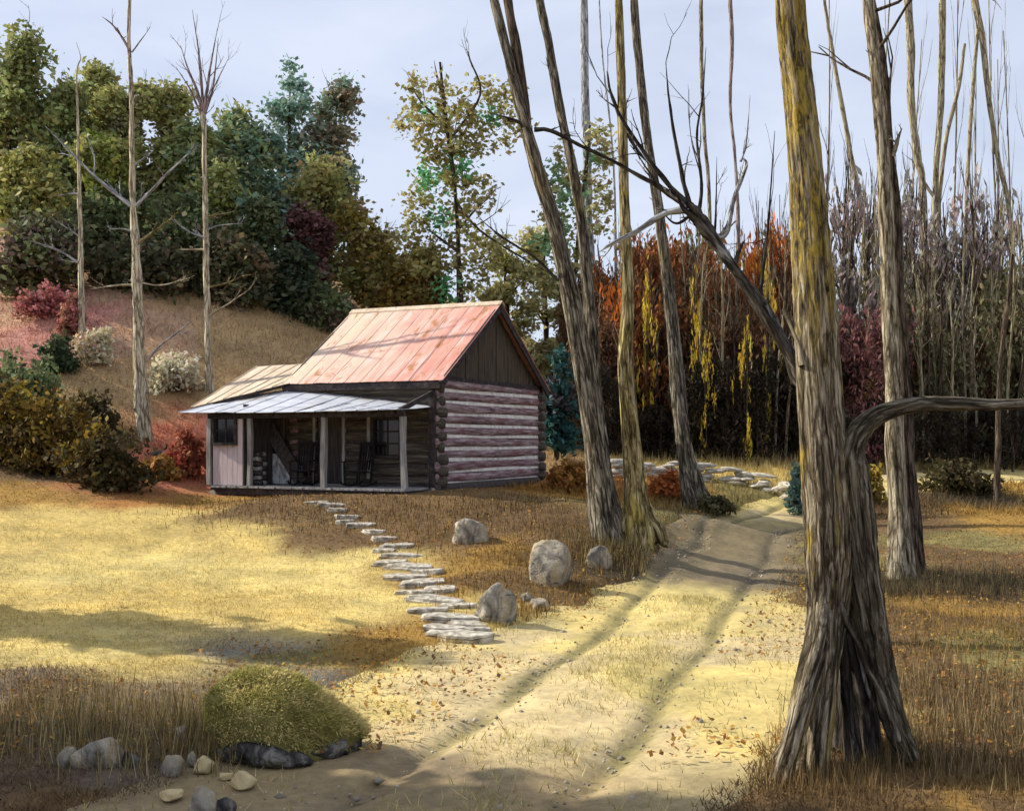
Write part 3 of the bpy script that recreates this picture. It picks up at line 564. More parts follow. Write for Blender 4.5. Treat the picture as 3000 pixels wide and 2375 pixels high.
# foundation stones
def rock_mesh(name, seed, dims, mat, sub=3, rough=.28, flat=.5, cuts=7):
    """irregular faceted stone: cube-sphere with plane cuts and noise"""
    rr = random.Random(seed); n = 2**sub+2; V = {}; Vl = []; Fc = []
    def vid(v):
        k = tuple(round(c, 5) for c in v)
        if k not in V: V[k] = len(Vl); Vl.append(Vector(v).normalized())
        return V[k]
    for ax in range(3):
        for s in (-1, 1):
            for i in range(n):
                for j in range(n):
                    q = []
                    for a, b_ in ((i,j),(i+1,j),(i+1,j+1),(i,j+1)):
                        u = math.tan((a/n-.5)*pi/2); v = math.tan((b_/n-.5)*pi/2); p = [0,0,0]; p[ax] = s; p[(ax+1)%3] = u*s; p[(ax+2)%3] = v; q.append(vid(p))
                    Fc.append(q)
    pl = [(Vector((rr.gauss(0,1), rr.gauss(0,1), rr.gauss(0,.8))).normalized(), rr.uniform(.55,.88)) for _ in range(cuts)]
    o = Vector((rr.uniform(0,99), rr.uniform(0,99), rr.uniform(0,99))); out_ = []
    for v in Vl:
        p = v*(1+rough*mnoise.noise(v*1.3+o)+rough*.35*mnoise.noise(v*3.5+o))
        for nn, d in pl:
            e = p.dot(nn)-d
            if e > 0: p = p-nn*e*.85
        p = p*(1+rough*.14*mnoise.noise(v*9+o))
        if p.z < -flat: p.z = -flat-(p.z+flat)*-.15
        out_.append((p.x*dims[0]/2, p.y*dims[1]/2, (p.z+flat)*dims[2]/(1+flat)))
    return mesh(name, out_, Fc, mat, True)
for k, (X, Y) in enumerate([(.05,-.32),(-.15,-PD+.1),(XE+.1,-PD+.1),(XE/2,-PD+.1),(.05,W),(.0,W/2)]):
    o = obj('foundation_stone', rock_mesh('foundation_stone', 700+k, (.42,.4,.42 if k else .5), MT['rock'], 2), cab, (X, Y, -.42)); 
# things standing on the porch
def cw(X, Y, Z): return Vector((x0+X*CX_+Y*SX_, y0-X*SX_+Y*CX_, Z0+Z))
def rocking_chair(px, Y, label, rz):
    X = loc(px, 480, Y)[0]; t = thing('rocking_chair', label, 'chair', cw(X, Y, FZ+.012), -A_+rz, 'chairs on the porch'); m = MT['chair']
    for s in (-1, 1):
        b = MB(); pr = None
        for i in range(9):
            q = (s*.25, -.42+.84*i/8, .02+.1*((i-4)/4)**2)
            if pr: b.bar(pr, q, .035, .04)
            pr = q
        b.obj('rocker', m, t)
        b = MB(); b.bar((s*.25,-.22,.05), (s*.26,-.24,.62), .04, .04, (0,1,0)); b.obj('leg', m, t)
        b = MB(); b.bar((s*.24,.2,.05), (s*.23,.36,1.12), .04, .04, (0,1,0)); b.obj('back_post', m, t)
        b = MB(); b.bar((s*.27,-.3,.63), (s*.25,.27,.66), .08, .025); b.obj('arm_rest', m, t)
    b = MB(); b.hexa([(-.26,-.26,.38),(.26,-.26,.38),(.24,.22,.34),(-.24,.22,.34),(-.26,-.26,.42),(.26,-.26,.42),(.24,.22,.38),(-.24,.22,.38)]); b.obj('seat', m, t)
    for k in range(5):
        xx = -.16+.08*k; b = MB(); b.bar((xx,.225,.42), (xx,.345,1.02), .045, .015, (0,1,0)); b.obj('back_slat', m, t)
    b = MB(); b.bar((-.25,.36,1.08), (.25,.36,1.08), .03, .12); b.obj('top_rail', m, t)
    b = MB(); b.bar((-.24,-.235,.2), (.24,-.235,.2), .03, .03); b.obj('stretcher', m, t)
rocking_chair(303, -.75, 'black slat-back rocking chair on the porch left of the middle post', .25)
rocking_chair(358, -.7, 'black slat-back rocking chair on the porch below the front window', -.2)
X = loc(254, 480, -.95)[0]
t = thing('firewood_stack', 'small grey stack of split firewood on the porch beside the pale board bay', 'firewood', cw(X, -.85, FZ+.012), -A_)
for lay in range(7):
    for k in range(2): log('split_log', (-.24+.02*R.random(), -.12+.2*k, .06+.125*lay), (.24, -.12+.2*k+R.uniform(-.03,.03), .06+.125*lay), .075, MT['post'] if (lay+k)%2 else MT['board_dark'], 800+lay*3+k, t, hh=.056)
X2 = loc(262, 430, -.35); X3 = loc(298, 470, -.6)
b = MB(); V0 = cw(X2[0], -.2, 1.75); V1 = cw(X3[0], -.45, FZ+.05); b.bar(tuple(V0), tuple(V1), .34, .03, (0,-1,.1)); tag(b.obj('shadow_edge_plank', MT['board_dark']), 'wide dark plank added for the slanting roof shadow on the porch wall', 'plank')  # plank added in place of the slanting roof shadow edge

# ------------------------------------------------------------------ trees
def tube(path, radii, ns=10, rough=.08, seed=0, flute=0, step=None):
    """tapered trunk or limb along a smooth path; returns vertices and quads"""
    path = np.array(path, float); n0 = len(path); sub = 6 if step is None else step
    Q = catmull(np.column_stack([path, np.array(radii, float)]), sub); pts = Q[:,:3]; rad = np.maximum(Q[:,3], .002); n = len(pts)
    tg = np.gradient(pts, axis=0); tg /= np.linalg.norm(tg, axis=1)[:,None]+1e-9
    ref = np.array([0.31, .95, 0.02]); rr = rng(seed); V = np.zeros((n, ns, 3)); ang = np.arange(ns)*2*pi/ns
    ph = rr.uniform(0, 6.28, 6); L_ = np.concatenate([[0], np.cumsum(np.linalg.norm(np.diff(pts, axis=0), axis=1))])
    for i in range(n):
        u = np.cross(tg[i], ref); u /= np.linalg.norm(u)+1e-9; v = np.cross(tg[i], u); l = L_[i]/max(rad.mean(), .01)
        r = rad[i]*(1+rough*np.sin(3*ang+ph[0]+l*.21)+rough*.7*np.sin(5*ang+ph[1]-l*.33)+rough*.8*np.sin(2*ang+ph[2]+l*.45)+rough*.5*rr.standard_normal(ns))
        if flute: r = r*(1+flute*np.sin(7*ang+ph[3]+l*.05)+flute*.6*np.sin(12*ang+ph[4]-l*.08))
        V[i] = pts[i]+np.cos(ang)[:,None]*r[:,None]*u+np.sin(ang)[:,None]*r[:,None]*v
    ii = np.arange(n*ns).reshape(n, ns); a = ii[:-1]; b_ = ii[1:]
    Fq = np.stack([a, np.roll(a, -1, 1), np.roll(b_, -1, 1), b_], -1).reshape(-1, 4)
    return V.reshape(-1, 3), Fq
def join(parts):
    V = []; Fq = []; n = 0
    for v, f in parts: V.append(v); Fq.append(f+n); n += len(v)
    return np.vstack(V), np.vstack(Fq)
def tobj(name, vf, mat, parent): return obj(name, mesh(name, vf[0], vf[1], mat, True), parent)
def twigs(p, d, ln, r, n, seed, spread=.5, lev=2, up=.25):
    """small forking twigs as tubes; list of (V,F)"""
    rr = rng(seed); out_ = []; p = np.array(p, float); d = np.array(d, float)
    def grow(p, d, ln, r, lev):
        d = d/np.linalg.norm(d); k = 4; path = [p]; q = p.copy()
        for i in range(k): d = d+rr.normal(0, .13, 3)+np.array([0,0,up*.2]); d /= np.linalg.norm(d); q = q+d*ln/k; path.append(q)
        out_.append(tube(path, np.linspace(r, r*.3, k+1), 4 if r < .02 else 5, .05, int(rr.integers(1e6)), step=1))
        if lev > 0:
            for _ in range(n):
                t = rr.uniform(.3, .95); i = min(k-1, int(t*k)); pp = path[i]+(path[i+1]-path[i])*(t*k-i); nd = d+rr.normal(0, spread, 3)+np.array([0,0,up]); grow(pp, nd, ln*rr.uniform(.35,.6), r*.5, lev-1)
    grow(p, d, ln, r, lev); return out_
def px_path(pts, y, jit=0, seed=0):
    rr = random.Random(seed); return [P(a, b_, y+(rr.uniform(-jit, jit) if jit else 0)) for a, b_ in pts]
def bare_tree(name, label, cat, pts, widths, mat, y=None, base=None, limbs=(), seed=0, ns=12, rough=.07, flare=1.5, extra_top=4.0, group=None, canopy=True, limb_mat=None, ntw=None):
    """trunk through picture positions (top to bottom) at the depth where its foot meets the ground; limbs = (points, w0, w1[, material])"""
    S = 1024/2157.0
    pts = [(a*S, b_*S) for a, b_ in pts]; widths = [q*S for q in widths]
    if y is None: g = G(*pts[-1]); y = g.y
    path = px_path(pts, y)[::-1]; rad = [q/2*y/F for q in widths[::-1]]
    foot = Vector((path[0].x, y, T1(path[0].x, y)-.15)); path[0] = foot+Vector((0,0,.12))
    path = [foot]+path; rad = [rad[0]*flare*1.15, rad[0]*flare]+rad[1:]
    if extra_top:                                                  # the trunk goes on above the picture
        d = (path[-1]-path[-2]).normalized(); r_ = rad[-1]
        path += [path[-1]+d*extra_top*.5+Vector((.1,.1,0)), path[-1]+d*extra_top]; rad += [r_*.7, r_*.25]
    root = thing(name, label, cat, foot+Vector((0,0,.15)), 0, group); o0 = np.array(root.location)
    v, f = tube(path, rad, ns, rough, seed); tobj('trunk', (v-o0, f), mat, root)
    if extra_top and canopy:
        d = np.array(path[-1]-path[-3])
        for k in range(4):
            q = np.array(path[-3])+d*(.1+.25*k); rr = rng(seed*7+k); vv = join(twigs(q, rr.normal(0,.6,3)+np.array([0,0,.6]), extra_top*.6, rad[-3]*.4, 2, seed+k, .5, 1)); tobj('branch', (vv[0]-o0, vv[1]), mat, root)
    for k, lb in enumerate(limbs):
        lp = [(a*S, b_*S) for a, b_ in lb[0]]; dy = lb[4] if len(lb) > 4 else 0
        q = [P(a, b_, y+dy*i/max(1, len(lp)-1)) for i, (a, b_) in enumerate(lp)]; rw = np.linspace(lb[1]*S/2*y/F, lb[2]*S/2*y/F, len(q)); rw[-1] *= .4
        v, f = tube(q, rw, 8, .1, seed*31+k); tobj('root' if lb[0][-1][1] > 1040 else 'branch', (v-o0, f), (lb[3] if len(lb) > 3 and lb[3] else (limb_mat or mat)), root)
        if lb[0][-1][1] < 1000 and lb[2] < 10:                      # side twigs along the limb
            tw = []; r2 = rng(seed*57+k); pa = np.array([list(c_) for c_ in q])
            for t_ in range(4 if ntw is None else ntw):
                i = int(r2.integers(0, len(pa)-1)); u = r2.random(); d_ = pa[i+1]-pa[i]; ln_ = np.linalg.norm(pa[-1]-pa[0])
                tw += twigs(pa[i]*(1-u)+pa[i+1]*u, d_/np.linalg.norm(d_)+r2.normal(0,.55,3)+np.array([0,0,.35]), ln_*r2.uniform(.15,.4), max(.006, rw[i]*.45), 2, seed*91+k*7+t_, .5, 1, .3)
            if tw: vt = join(tw); tobj('twigs', (vt[0]-o0, vt[1]), (lb[3] if len(lb) > 3 and lb[3] else (limb_mat or mat)), root)['kind'] = 'stuff'
    return root, y, o0

# --- trunks standing in the middle, between the cabin and the road (picture positions in the 2157-wide frame)
bare_tree('leaning_tree', 'tall dark leaning trunk nearest the cabin, forked high up', 'tree', [(1108,270),(1140,380),(1170,480),(1205,640),(1232,800),(1258,980),(1282,1132)], [26,29,32,38,43,48,56], MT['bark_grey'], extra_top=0, seed=3, ns=16, flare=1.35,
    limbs=(([(1110,275),(1088,190),(1068,110),(1038,-10),(1010,-120)], 24, 16), ([(1110,275),(1100,180),(1085,90),(1068,-10),(1050,-110)], 24, 16, MT['bark_brown'], .3),
           ([(1125,272),(1160,275),(1230,310),(1300,345)], 10, 5, MT['bark_dark']), ([(1120,270),(1085,253),(1045,240)], 9, 4, MT['bark_dark']), ([(1175,590),(1130,545),(1060,500),(1010,460)], 7, 3, MT['bark_dark'])))
bare_tree('leaning_tree', 'slimmer dark trunk leaning close behind the forked leaning trunk', 'tree', [(1135,-10),(1155,90),(1180,230),(1200,320),(1222,450),(1240,620),(1252,800),(1268,960),(1290,1105)], [16,18,19,20,22,26,29,33,38], MT['bark_grey'], seed=4, y=23.5, ns=12, limbs=(([(1185,250),(1170,200),(1150,120)], 6, 3),))
bare_tree('grey_tree', 'thin pale grey trunk rising behind the two leaning trunks', 'tree', [(1230,-10),(1232,150),(1236,330),(1240,480),(1252,650),(1262,800),(1275,980)], [16,17,18,19,20,22,24], MT['bark_silver'], seed=5, y=48)
bare_tree('golden_tree', 'straight trunk with golden-lit bark and flared roots beside the road', 'tree', [(1303,-10),(1308,150),(1312,300),(1318,480),(1322,620),(1318,760),(1328,900),(1338,1030),(1345,1142)], [16,18,20,22,26,32,38,46,58], MT['bark_gold'], seed=6, ns=16, flare=1.3,
    limbs=(([(1330,1060),(1316,1100),(1300,1148),(1288,1160)], 34, 10), ([(1352,1060),(1380,1105),(1396,1140),(1408,1152)], 30, 8), ([(1345,1085),(1350,1130),(1352,1160)], 30, 12, None, -.35),
           ([(1320,290),(1300,230),(1285,190),(1280,150)], 10, 4, MT['bark_dark']), ([(1322,280),(1345,320),(1372,350)], 8, 5, MT['bark_dark'])))
bare_tree('slender_tree', 'slender grey trunk right of the golden tree, bending at its foot', 'tree', [(1335,-10),(1348,150),(1362,280),(1385,420),(1402,560),(1418,700),(1430,830),(1445,960),(1468,1068)], [16,18,18,20,24,28,32,36,42], MT['bark_grey'], seed=7, ns=14,
    limbs=(([(1462,1020),(1490,1055),(1500,1072)], 24, 8), ([(1452,1020),(1445,1060),(1440,1075)], 20, 8)))
# --- the big tree at the right, with its root flare, hollow and bent second stem
S_ = 1024/2157.0
big, yb, o0 = bare_tree('big_tree', 'biggest tree at the right with flared roots and a dark hollow at its foot', 'tree',
    [(1662,-10),(1674,120),(1690,260),(1703,420),(1712,560),(1722,720),(1730,880),(1740,1020),(1746,1160),(1742,1270),(1730,1370),(1712,1470),(1694,1570),(1680,1690)], [58,62,68,74,80,90,96,100,100,88,80,82,92,112], MT['bark_big'], seed=8, ns=36, rough=.045, flare=1.0, extra_top=5,
    y=G(1760*S_, 1610*S_).y)
def limb(pts, ws, mat, nm, dys=None, ns=14, flute=.05, seed=1, parent=big, o=o0, y=yb, rough=.06):
    dys = dys or [0]*len(pts); q = [P(a*S_, b_*S_, y+d) for (a, b_), d in zip(pts, dys)]; r = [k*S_/2*(y+d)/F for k, d in zip(ws, dys)]
    v, f = tube(q, r, ns, rough, seed, flute); return tobj(nm, (v-o, f), mat, parent)
limb([(1738,1200),(1726,1330),(1700,1440),(1672,1550),(1640,1660),(1612,1760)], [46,52,50,46,40,30], MT['bark_big'], 'root', [.05,-.14,-.24,-.34,-.42,-.5], 16, .1, 11)
limb([(1752,1180),(1748,1320),(1738,1450),(1728,1560),(1720,1680),(1712,1780)], [44,46,44,44,44,40], MT['bark_big'], 'root', [.06,-.13,-.2,-.24,-.3,-.36], 14, .1, 12)
limb([(1768,1290),(1776,1360),(1782,1440),(1790,1540),(1800,1640)], [22,20,20,26,30], MT['bark_dark'], 'root', [.02,.04,.05,.05,.05], 12, .12, 15, rough=.12)
limb([(1782,1330),(1800,1400),(1818,1480),(1836,1570),(1850,1640)], [16,22,26,32,36], MT['bark_dark'], 'root', [.08,.1,.1,.1,.1], 12, .12, 16, rough=.12)
limb([(1782,1240),(1790,1340),(1800,1480),(1806,1660)], [60,72,96,120], MT['bark_dark'], 'hollow', [.32,.34,.36,.36], 16, .08, 19)
limb([(1772,1268),(1782,1310),(1808,1356),(1826,1404),(1846,1440),(1868,1490),(1888,1560)], [20,12,10,11,10,13,18], MT['bark_grey'], 'root', [-.12,-.14,-.13,-.13,-.14,-.14,-.16], 10, .12, 14, rough=.16)
limb([(1918,1600),(1888,1530),(1862,1440),(1842,1340),(1824,1230),(1808,1110),(1796,1010),(1793,945),(1815,900),(1862,868),(1930,852),(2010,850),(2100,852),(2200,846)], [40,52,58,62,66,68,64,54,46,38,32,28,24,18], MT['bark_bent'], 'bent_stem', [-.1,-.05,-.02,0,-.02,-.05,-.08,-.1,-.1,-.1,-.05,0,.05,.1], 24, .06, 17)
limb([(1852,1400),(1872,1470),(1900,1540),(1935,1600)], [40,40,32,16], MT['bark_brown'], 'root', [.02,.02,.04,.06], 12, .08, 13)
limb([(1690,770),(1682,720),(1650,650)], [16,14,8], MT['bark_pale'], 'branch', [-.1,-.05,.05], 10, .03, 18)
# --- dead leaning tree that crosses behind the big one
bare_tree('dead_tree', 'black dead tree leaning left with spidery broken branches, caught behind the biggest tree', 'tree', [(1442,428),(1470,458),(1505,505),(1545,565),(1590,628),(1640,705),(1682,785),(1712,880),(1730,1080)], [24,27,25,24,26,29,31,34,44], MT['bark_dark'], y=14.5, seed=9, extra_top=0, ns=12, rough=.16, flare=1.1,
    limbs=(([(1450,435),(1390,395),(1330,360),(1255,320),(1195,292)], 13, 3), ([(1450,430),(1405,385),(1360,325),(1310,250),(1285,190),(1278,150)], 13, 3), ([(1455,440),(1400,450),(1340,487),(1290,512),(1262,530)], 16, 6, MT['bark_silver']),
           ([(1455,440),(1435,360),(1412,230),(1402,130)], 11, 3), ([(1460,450),(1425,470),(1395,448)], 8, 3), ([(1470,455),(1478,400),(1472,330),(1468,280),(1480,200),(1487,100)], 8, 3), ([(1500,500),(1530,490),(1545,420),(1572,350),(1562,330)], 14, 5, MT['bark_silver']),
           ([(1560,340),(1572,300),(1580,200)], 5, 2, MT['bark_silver']), ([(1505,505),(1508,440),(1510,330)], 6, 2), ([(1600,640),(1608,560),(1618,470),(1632,275)], 9, 3), ([(1545,560),(1560,520),(1570,505)], 12, 4), ([(1480,470),(1440,440),(1425,400)], 15, 4, None, -.2)))
# --- right side
bare_tree('tall_tree', 'tall pale-sided trunk standing in the grass right of the biggest tree', 'tree', [(1828,-10),(1845,150),(1858,300),(1866,450),(1872,600),(1880,780),(1885,950),(1893,1080),(1900,1218)], [22,24,26,29,31,34,38,41,50], MT['bark_pale'], seed=10, ns=16, flare=1.25, limbs=(([(1880,330),(1892,290),(1900,270)], 10, 4),))
bare_tree('tall_tree', 'darker slim trunk touching the right side of the tall pale trunk', 'tree', [(1872,300),(1885,420),(1890,560),(1898,720),(1906,860),(1912,1000),(1925,1195)], [20,22,24,28,32,34,40], MT['bark_brown'], seed=11, y=21.2, extra_top=3)
far = [('olive_tree','pale olive trunk forking left of the wispy thicket, nearest the tall pale trunk',[(1912,-10),(1918,100),(1920,220),(1932,330),(1945,430),(1950,900)],[22,24,22,22,22,26],'bark_olive',54),
 ('olive_tree','straight ochre-flecked trunk reaching the top edge right of the olive trunk',[(1985,-10),(1984,150),(1978,280),(1970,420),(1965,900)],[20,20,18,18,24],'bark_olive',55),
 ('slanted_tree','thin sapling slanting right towards its broken tip, in the right-hand gap of sky',[(2032,92),(2020,180),(2000,260),(1985,350),(1975,500),(1970,900)],[8,12,12,13,14,18],'bark_olive',56),
 ('mossy_tree','green-flecked trunk curving down at the far right edge of the sky',[(2052,-10),(2070,90),(2082,200),(2100,320),(2125,440),(2135,600),(2140,930)],[20,18,15,14,14,16,20],'bark_olive',53),
 ('pale_tree','faint pale trunk between the slanted sapling and the mossy curved trunk',[(2062,40),(2050,180),(2040,330),(2035,480),(2030,900)],[10,11,12,12,16],'bark_olive',57),
 ('thin_tree','thin olive trunk slanting down just right of the biggest tree',[(1735,-10),(1752,100),(1775,230),(1795,340),(1815,440),(1825,560),(1830,900)],[8,11,13,15,17,18,20],'bark_olive',52),
 ('dark_tree','dark leaning trunk at the far right edge in front of the olive thicket',[(2133,535),(2125,620),(2112,720),(2105,820),(2100,945)],[10,14,15,15,18],'bark_brown',33),
 ('thin_tree','faint straight trunk in the sky gap left of the biggest tree',[(1477,-10),(1478,150),(1485,300),(1495,450),(1500,900)],[12,12,11,12,18],'bark_pale',55),
 ('thin_tree','pinkish thin trunk ending above the crook of the dead tree',[(1538,-10),(1542,100),(1538,220),(1548,330),(1555,480),(1560,900)],[12,12,10,9,12,18],'bark_pink',55),
 ('thin_tree','thread-thin dark sapling left of the golden tree top',[(1262,-10),(1270,130),(1285,260),(1295,420),(1300,900)],[4,5,6,7,12],'bark_silver',50)]
for k, (nm, lb, pts, ws, mt, y) in enumerate(far):
    bare_tree(nm, lb, 'tree', pts, [q_*.7 for q_ in ws], MT[mt], y=y, seed=40+k, ns=10, extra_top=3 if pts[0][1] < 0 else 0, canopy=True, flare=1.2, limbs=(([(1972,420),(1945,380),(1925,330)], 8, 3),) if k == 1 else ())
# --- bare pale trees on the left slope
bare_tree('pale_tree', 'tallest pale bare tree on the left slope, trunk knobbly and cream', 'tree', [(274,-10),(272,100),(277,200),(278,320),(280,430),(286,520),(290,620),(292,720),(298,820),(303,948)], [6,8,9,10,13,17,20,22,26,32], MT['bark_cream'], y=32.6, seed=60, ns=12, rough=.14, flare=1.15, extra_top=1.5, canopy=False,
    limbs=(([(275,110),(255,75),(235,50),(215,35)], 6, 2, MT['bark_pink']), ([(278,435),(240,405),(190,362),(140,310),(95,265)], 9, 3, MT['bark_silver']), ([(250,412),(232,390),(220,378)], 5, 2, MT['bark_silver']), ([(284,435),(315,405),(350,368),(385,335),(415,310)], 8, 2, MT['bark_silver']),
           ([(279,350),(300,335),(322,318)], 5, 2, MT['bark_silver']), ([(285,488),(260,482),(232,482)], 6, 2, MT['bark_silver']), ([(290,512),(320,490),(355,465)], 8, 4, MT['bark_gold']), ([(290,600),(250,600),(190,608)], 6, 2), ([(296,595),(340,600),(400,585)], 4, 2), ([(278,110),(300,80),(315,60)], 3, 1, MT['bark_pink']), ([(312,755),(340,725),(380,695),(405,675)], 5, 2, MT['bark_silver'])))
bare_tree('pale_tree', 'short thin bare trunk leftmost on the slope, branching left', 'tree', [(162,150),(164,250),(166,350),(168,430),(170,520),(172,608)], [3,5,7,9,10,12], MT['bark_cream'], y=38, seed=61, ns=8, rough=.12, extra_top=1, canopy=False,
    limbs=(([(168,408),(145,408),(120,412)], 4, 2, MT['bark_silver']), ([(168,555),(130,530),(90,515),(60,505)], 6, 2, MT['bark_silver']), ([(170,500),(150,485),(110,460)], 4, 2, MT['bark_silver'])))
fan = []
bare_tree('pale_tree', 'thin bare tree with a pinkish fan of twigs at its top, left of the cabin', 'tree', [(428,235),(430,290),(432,400),(434,520),(436,640),(438,740),(442,818)], [9,9,10,12,12,12,14], MT['bark_cream'], y=36.5, seed=62, ns=10, rough=.12, extra_top=0,
    limbs=(([(428,240),(415,190),(398,150),(380,95)], 8, 2, MT['bark_pink']), ([(428,240),(425,180),(420,120),(405,20)], 7, 2, MT['bark_pink']), ([(429,240),(436,190),(445,130),(458,60)], 8, 2, MT['bark_pink']), ([(429,245),(445,200),(452,160),(460,80)], 6, 2, MT['bark_pink']), ([(427,250),(412,215),(402,190),(370,140)], 6, 2, MT['bark_pink']), ([(430,230),(455,175),(490,105)], 4, 1, MT['bark_pink']),
           ([(433,500),(400,488),(360,460)], 5, 2, MT['bark_silver']), ([(434,485),(460,475),(510,470)], 4, 2, MT['bark_silver']), ([(435,455),(460,452),(495,445)], 5, 2, MT['bark_gold']), ([(434,525),(405,525),(375,525)], 5, 2), ([(437,605),(480,595),(520,575)], 5, 2, MT['bark_gold']), ([(438,665),(480,640),(530,605)], 4, 2), ([(442,750),(410,755),(395,750)], 3, 1)))
print('trees done')

# ------------------------------------------------------------------ foliage
def leaves(centres, sizes, counts, leaf, colA, colB, seed, flat=.7, vert=0, colC=None, stretch=1.6):
    """leaf-sized quads gathered in clumps; returns V, F, colours"""
    rr = rng(seed); V = []; K = []
    for c, s, n in zip(centres, sizes, counts):
        d = rr.normal(0, 1, (n, 3)); d /= np.linalg.norm(d, axis=1)[:,None]; p = np.array(c)+d*(rr.random((n,1))**.75)*1.2*np.array(s)
        p = p+rr.normal(0, 1, (n,3))*np.array(s)*(.5*(rr.random((n,1)) < .22)); t = rr.random(); base = np.array(colA)*(1-t)+np.array(colB)*t
        if colC is not None and rr.random() < .14: base = base*.35+np.array(colC)*.65
        col = base*1.2*rr.uniform(.55, 1.4, (n,1))*rr.normal(1, .06, (n,3))
        a = rr.normal(0, 1, (n,3)); a[:,2] = a[:,2]*.6+vert*np.sign(a[:,2]+.4); a /= np.linalg.norm(a, axis=1)[:,None]
        b_ = np.cross(a, rr.normal(0, 1, (n,3))); b_ /= np.linalg.norm(b_, axis=1)[:,None]+1e-9
        sz = leaf*rr.uniform(.35, 1.65, (n,1)); a = a*sz*stretch/2; b_ = b_*sz/2
        V.append(np.stack([p-a, p-a*.1+b_, p+a, p-a*.1-b_], 1).reshape(-1, 3)); K.append(np.repeat(np.clip(col, .004, .8), 4, 0))
    V = np.vstack(V); K = np.vstack(K); return V, np.arange(len(V)).reshape(-1, 4), K
def crown_clumps(cx, cz, hw, hh, n, seed, shape='round', rim=.5):
    rr = rng(seed); o = []
    lobes = [(rr.uniform(-.55,.55), rr.uniform(-.5,.5), zc, rr.uniform(.36,.6)*(1-.35*max(0, zc))) for zc in np.linspace(-.62, .72, 7)]
    while len(o) < n:
        if shape == 'round':
            lb = lobes[int(rr.integers(len(lobes)))]; d = rr.normal(0, 1, 3); d /= np.linalg.norm(d); p = np.array(lb[:3])+d*lb[3]*rr.random()**.5*np.array([1,1,.75])
            if abs(p[2]) > 1: continue
        else:
            p = rr.uniform(-1, 1, 3)
            if np.hypot(p[0], p[1]) > (1-p[2])*.5+.16: continue
        o.append((p[0]*hw*1.08, p[1]*hw*.85, p[2]*hh))
    return np.array(o)
def leafy_tree(name, label, px, top, bot, hw, y, colA, colB, seed, n=60, per=55, leaf=.2, shape='round', colC=None, group=None, mat='bark_brown', cs=.28, cat='tree', trunk=True, vert=0):
    """crown given by its picture box (column, top row, bottom row, half width) at depth y; trunk to the ground"""
    top_p = P(px, top, y); bot_p = P(px, bot, y); gz = T1(top_p.x, y); hh = (top_p.z-bot_p.z)/2; h_ = hw*y/F
    root = thing(name, label, cat, (top_p.x, y, gz), 0, group); cz = (top_p.z+bot_p.z)/2-gz
    cl = crown_clumps(0, 0, h_, hh, n, seed, shape); cl[:,2] += cz; rr = rng(seed+5)
    sz = [(h_*cs*q+.12, h_*cs*q+.12, h_*cs*q*.8+.12) for q in rr.uniform(.6, 1.3, n)]
    V, Fq, K = leaves(cl, sz, [int(per*rr.uniform(.6,1.3)) for _ in range(n)], leaf, colA, colB, seed, colC=colC, vert=vert)
    obj('crown', mesh('crown', V, Fq, MT['leaf'], False, K), root)
    if trunk:
        tz = cz+hh*.75; parts = [tube([(0,0,-.2),(.05,0,tz*.35),(-.04,.05,tz*.7),(0,0,tz)], [h_*.07+.06, h_*.055+.05, h_*.035+.03, .02], 7, .08, seed)]
        for k in range(7):
            c = cl[int(rr.integers(n))]; zb = max(.3, c[2]-abs(c[0])*.8-.3); parts.append(tube([(0,0,min(zb, tz*.9)),(c[0]*.5,c[1]*.5,(zb+c[2])/2+.1),tuple(c)], [.05,.035,.012], 5, .05, seed+k, step=3))
        tobj('trunk', join(parts), MT[mat], root); tw = []
        for k in range(20):
            c = cl[int(rr.integers(n))]; d = c-np.array([0,0,cz]); tw += twigs(c*np.array([.8,.8,1]), d/(np.linalg.norm(d)+.1)+np.array([0,0,.5]), h_*.75, .02, 2, seed*3+k, .5, 1, .3)
        tobj('twigs', join(tw), MT[mat], root)['kind'] = 'stuff'
    return root
OL=(.30,.31,.11); OL2=(.38,.37,.15); DG=(.19,.235,.10); DK=(.09,.11,.055); YG=(.27,.26,.06); TL=(.17,.29,.22); TL2=(.28,.40,.32); BR=(.27,.19,.11); BR2=(.36,.25,.16); MR=(.19,.09,.085); OC=(.28,.19,.03); PL=(.40,.37,.18); GR=(.24,.24,.19); EM=(.06,.33,.17); LG=(.22,.27,.04)
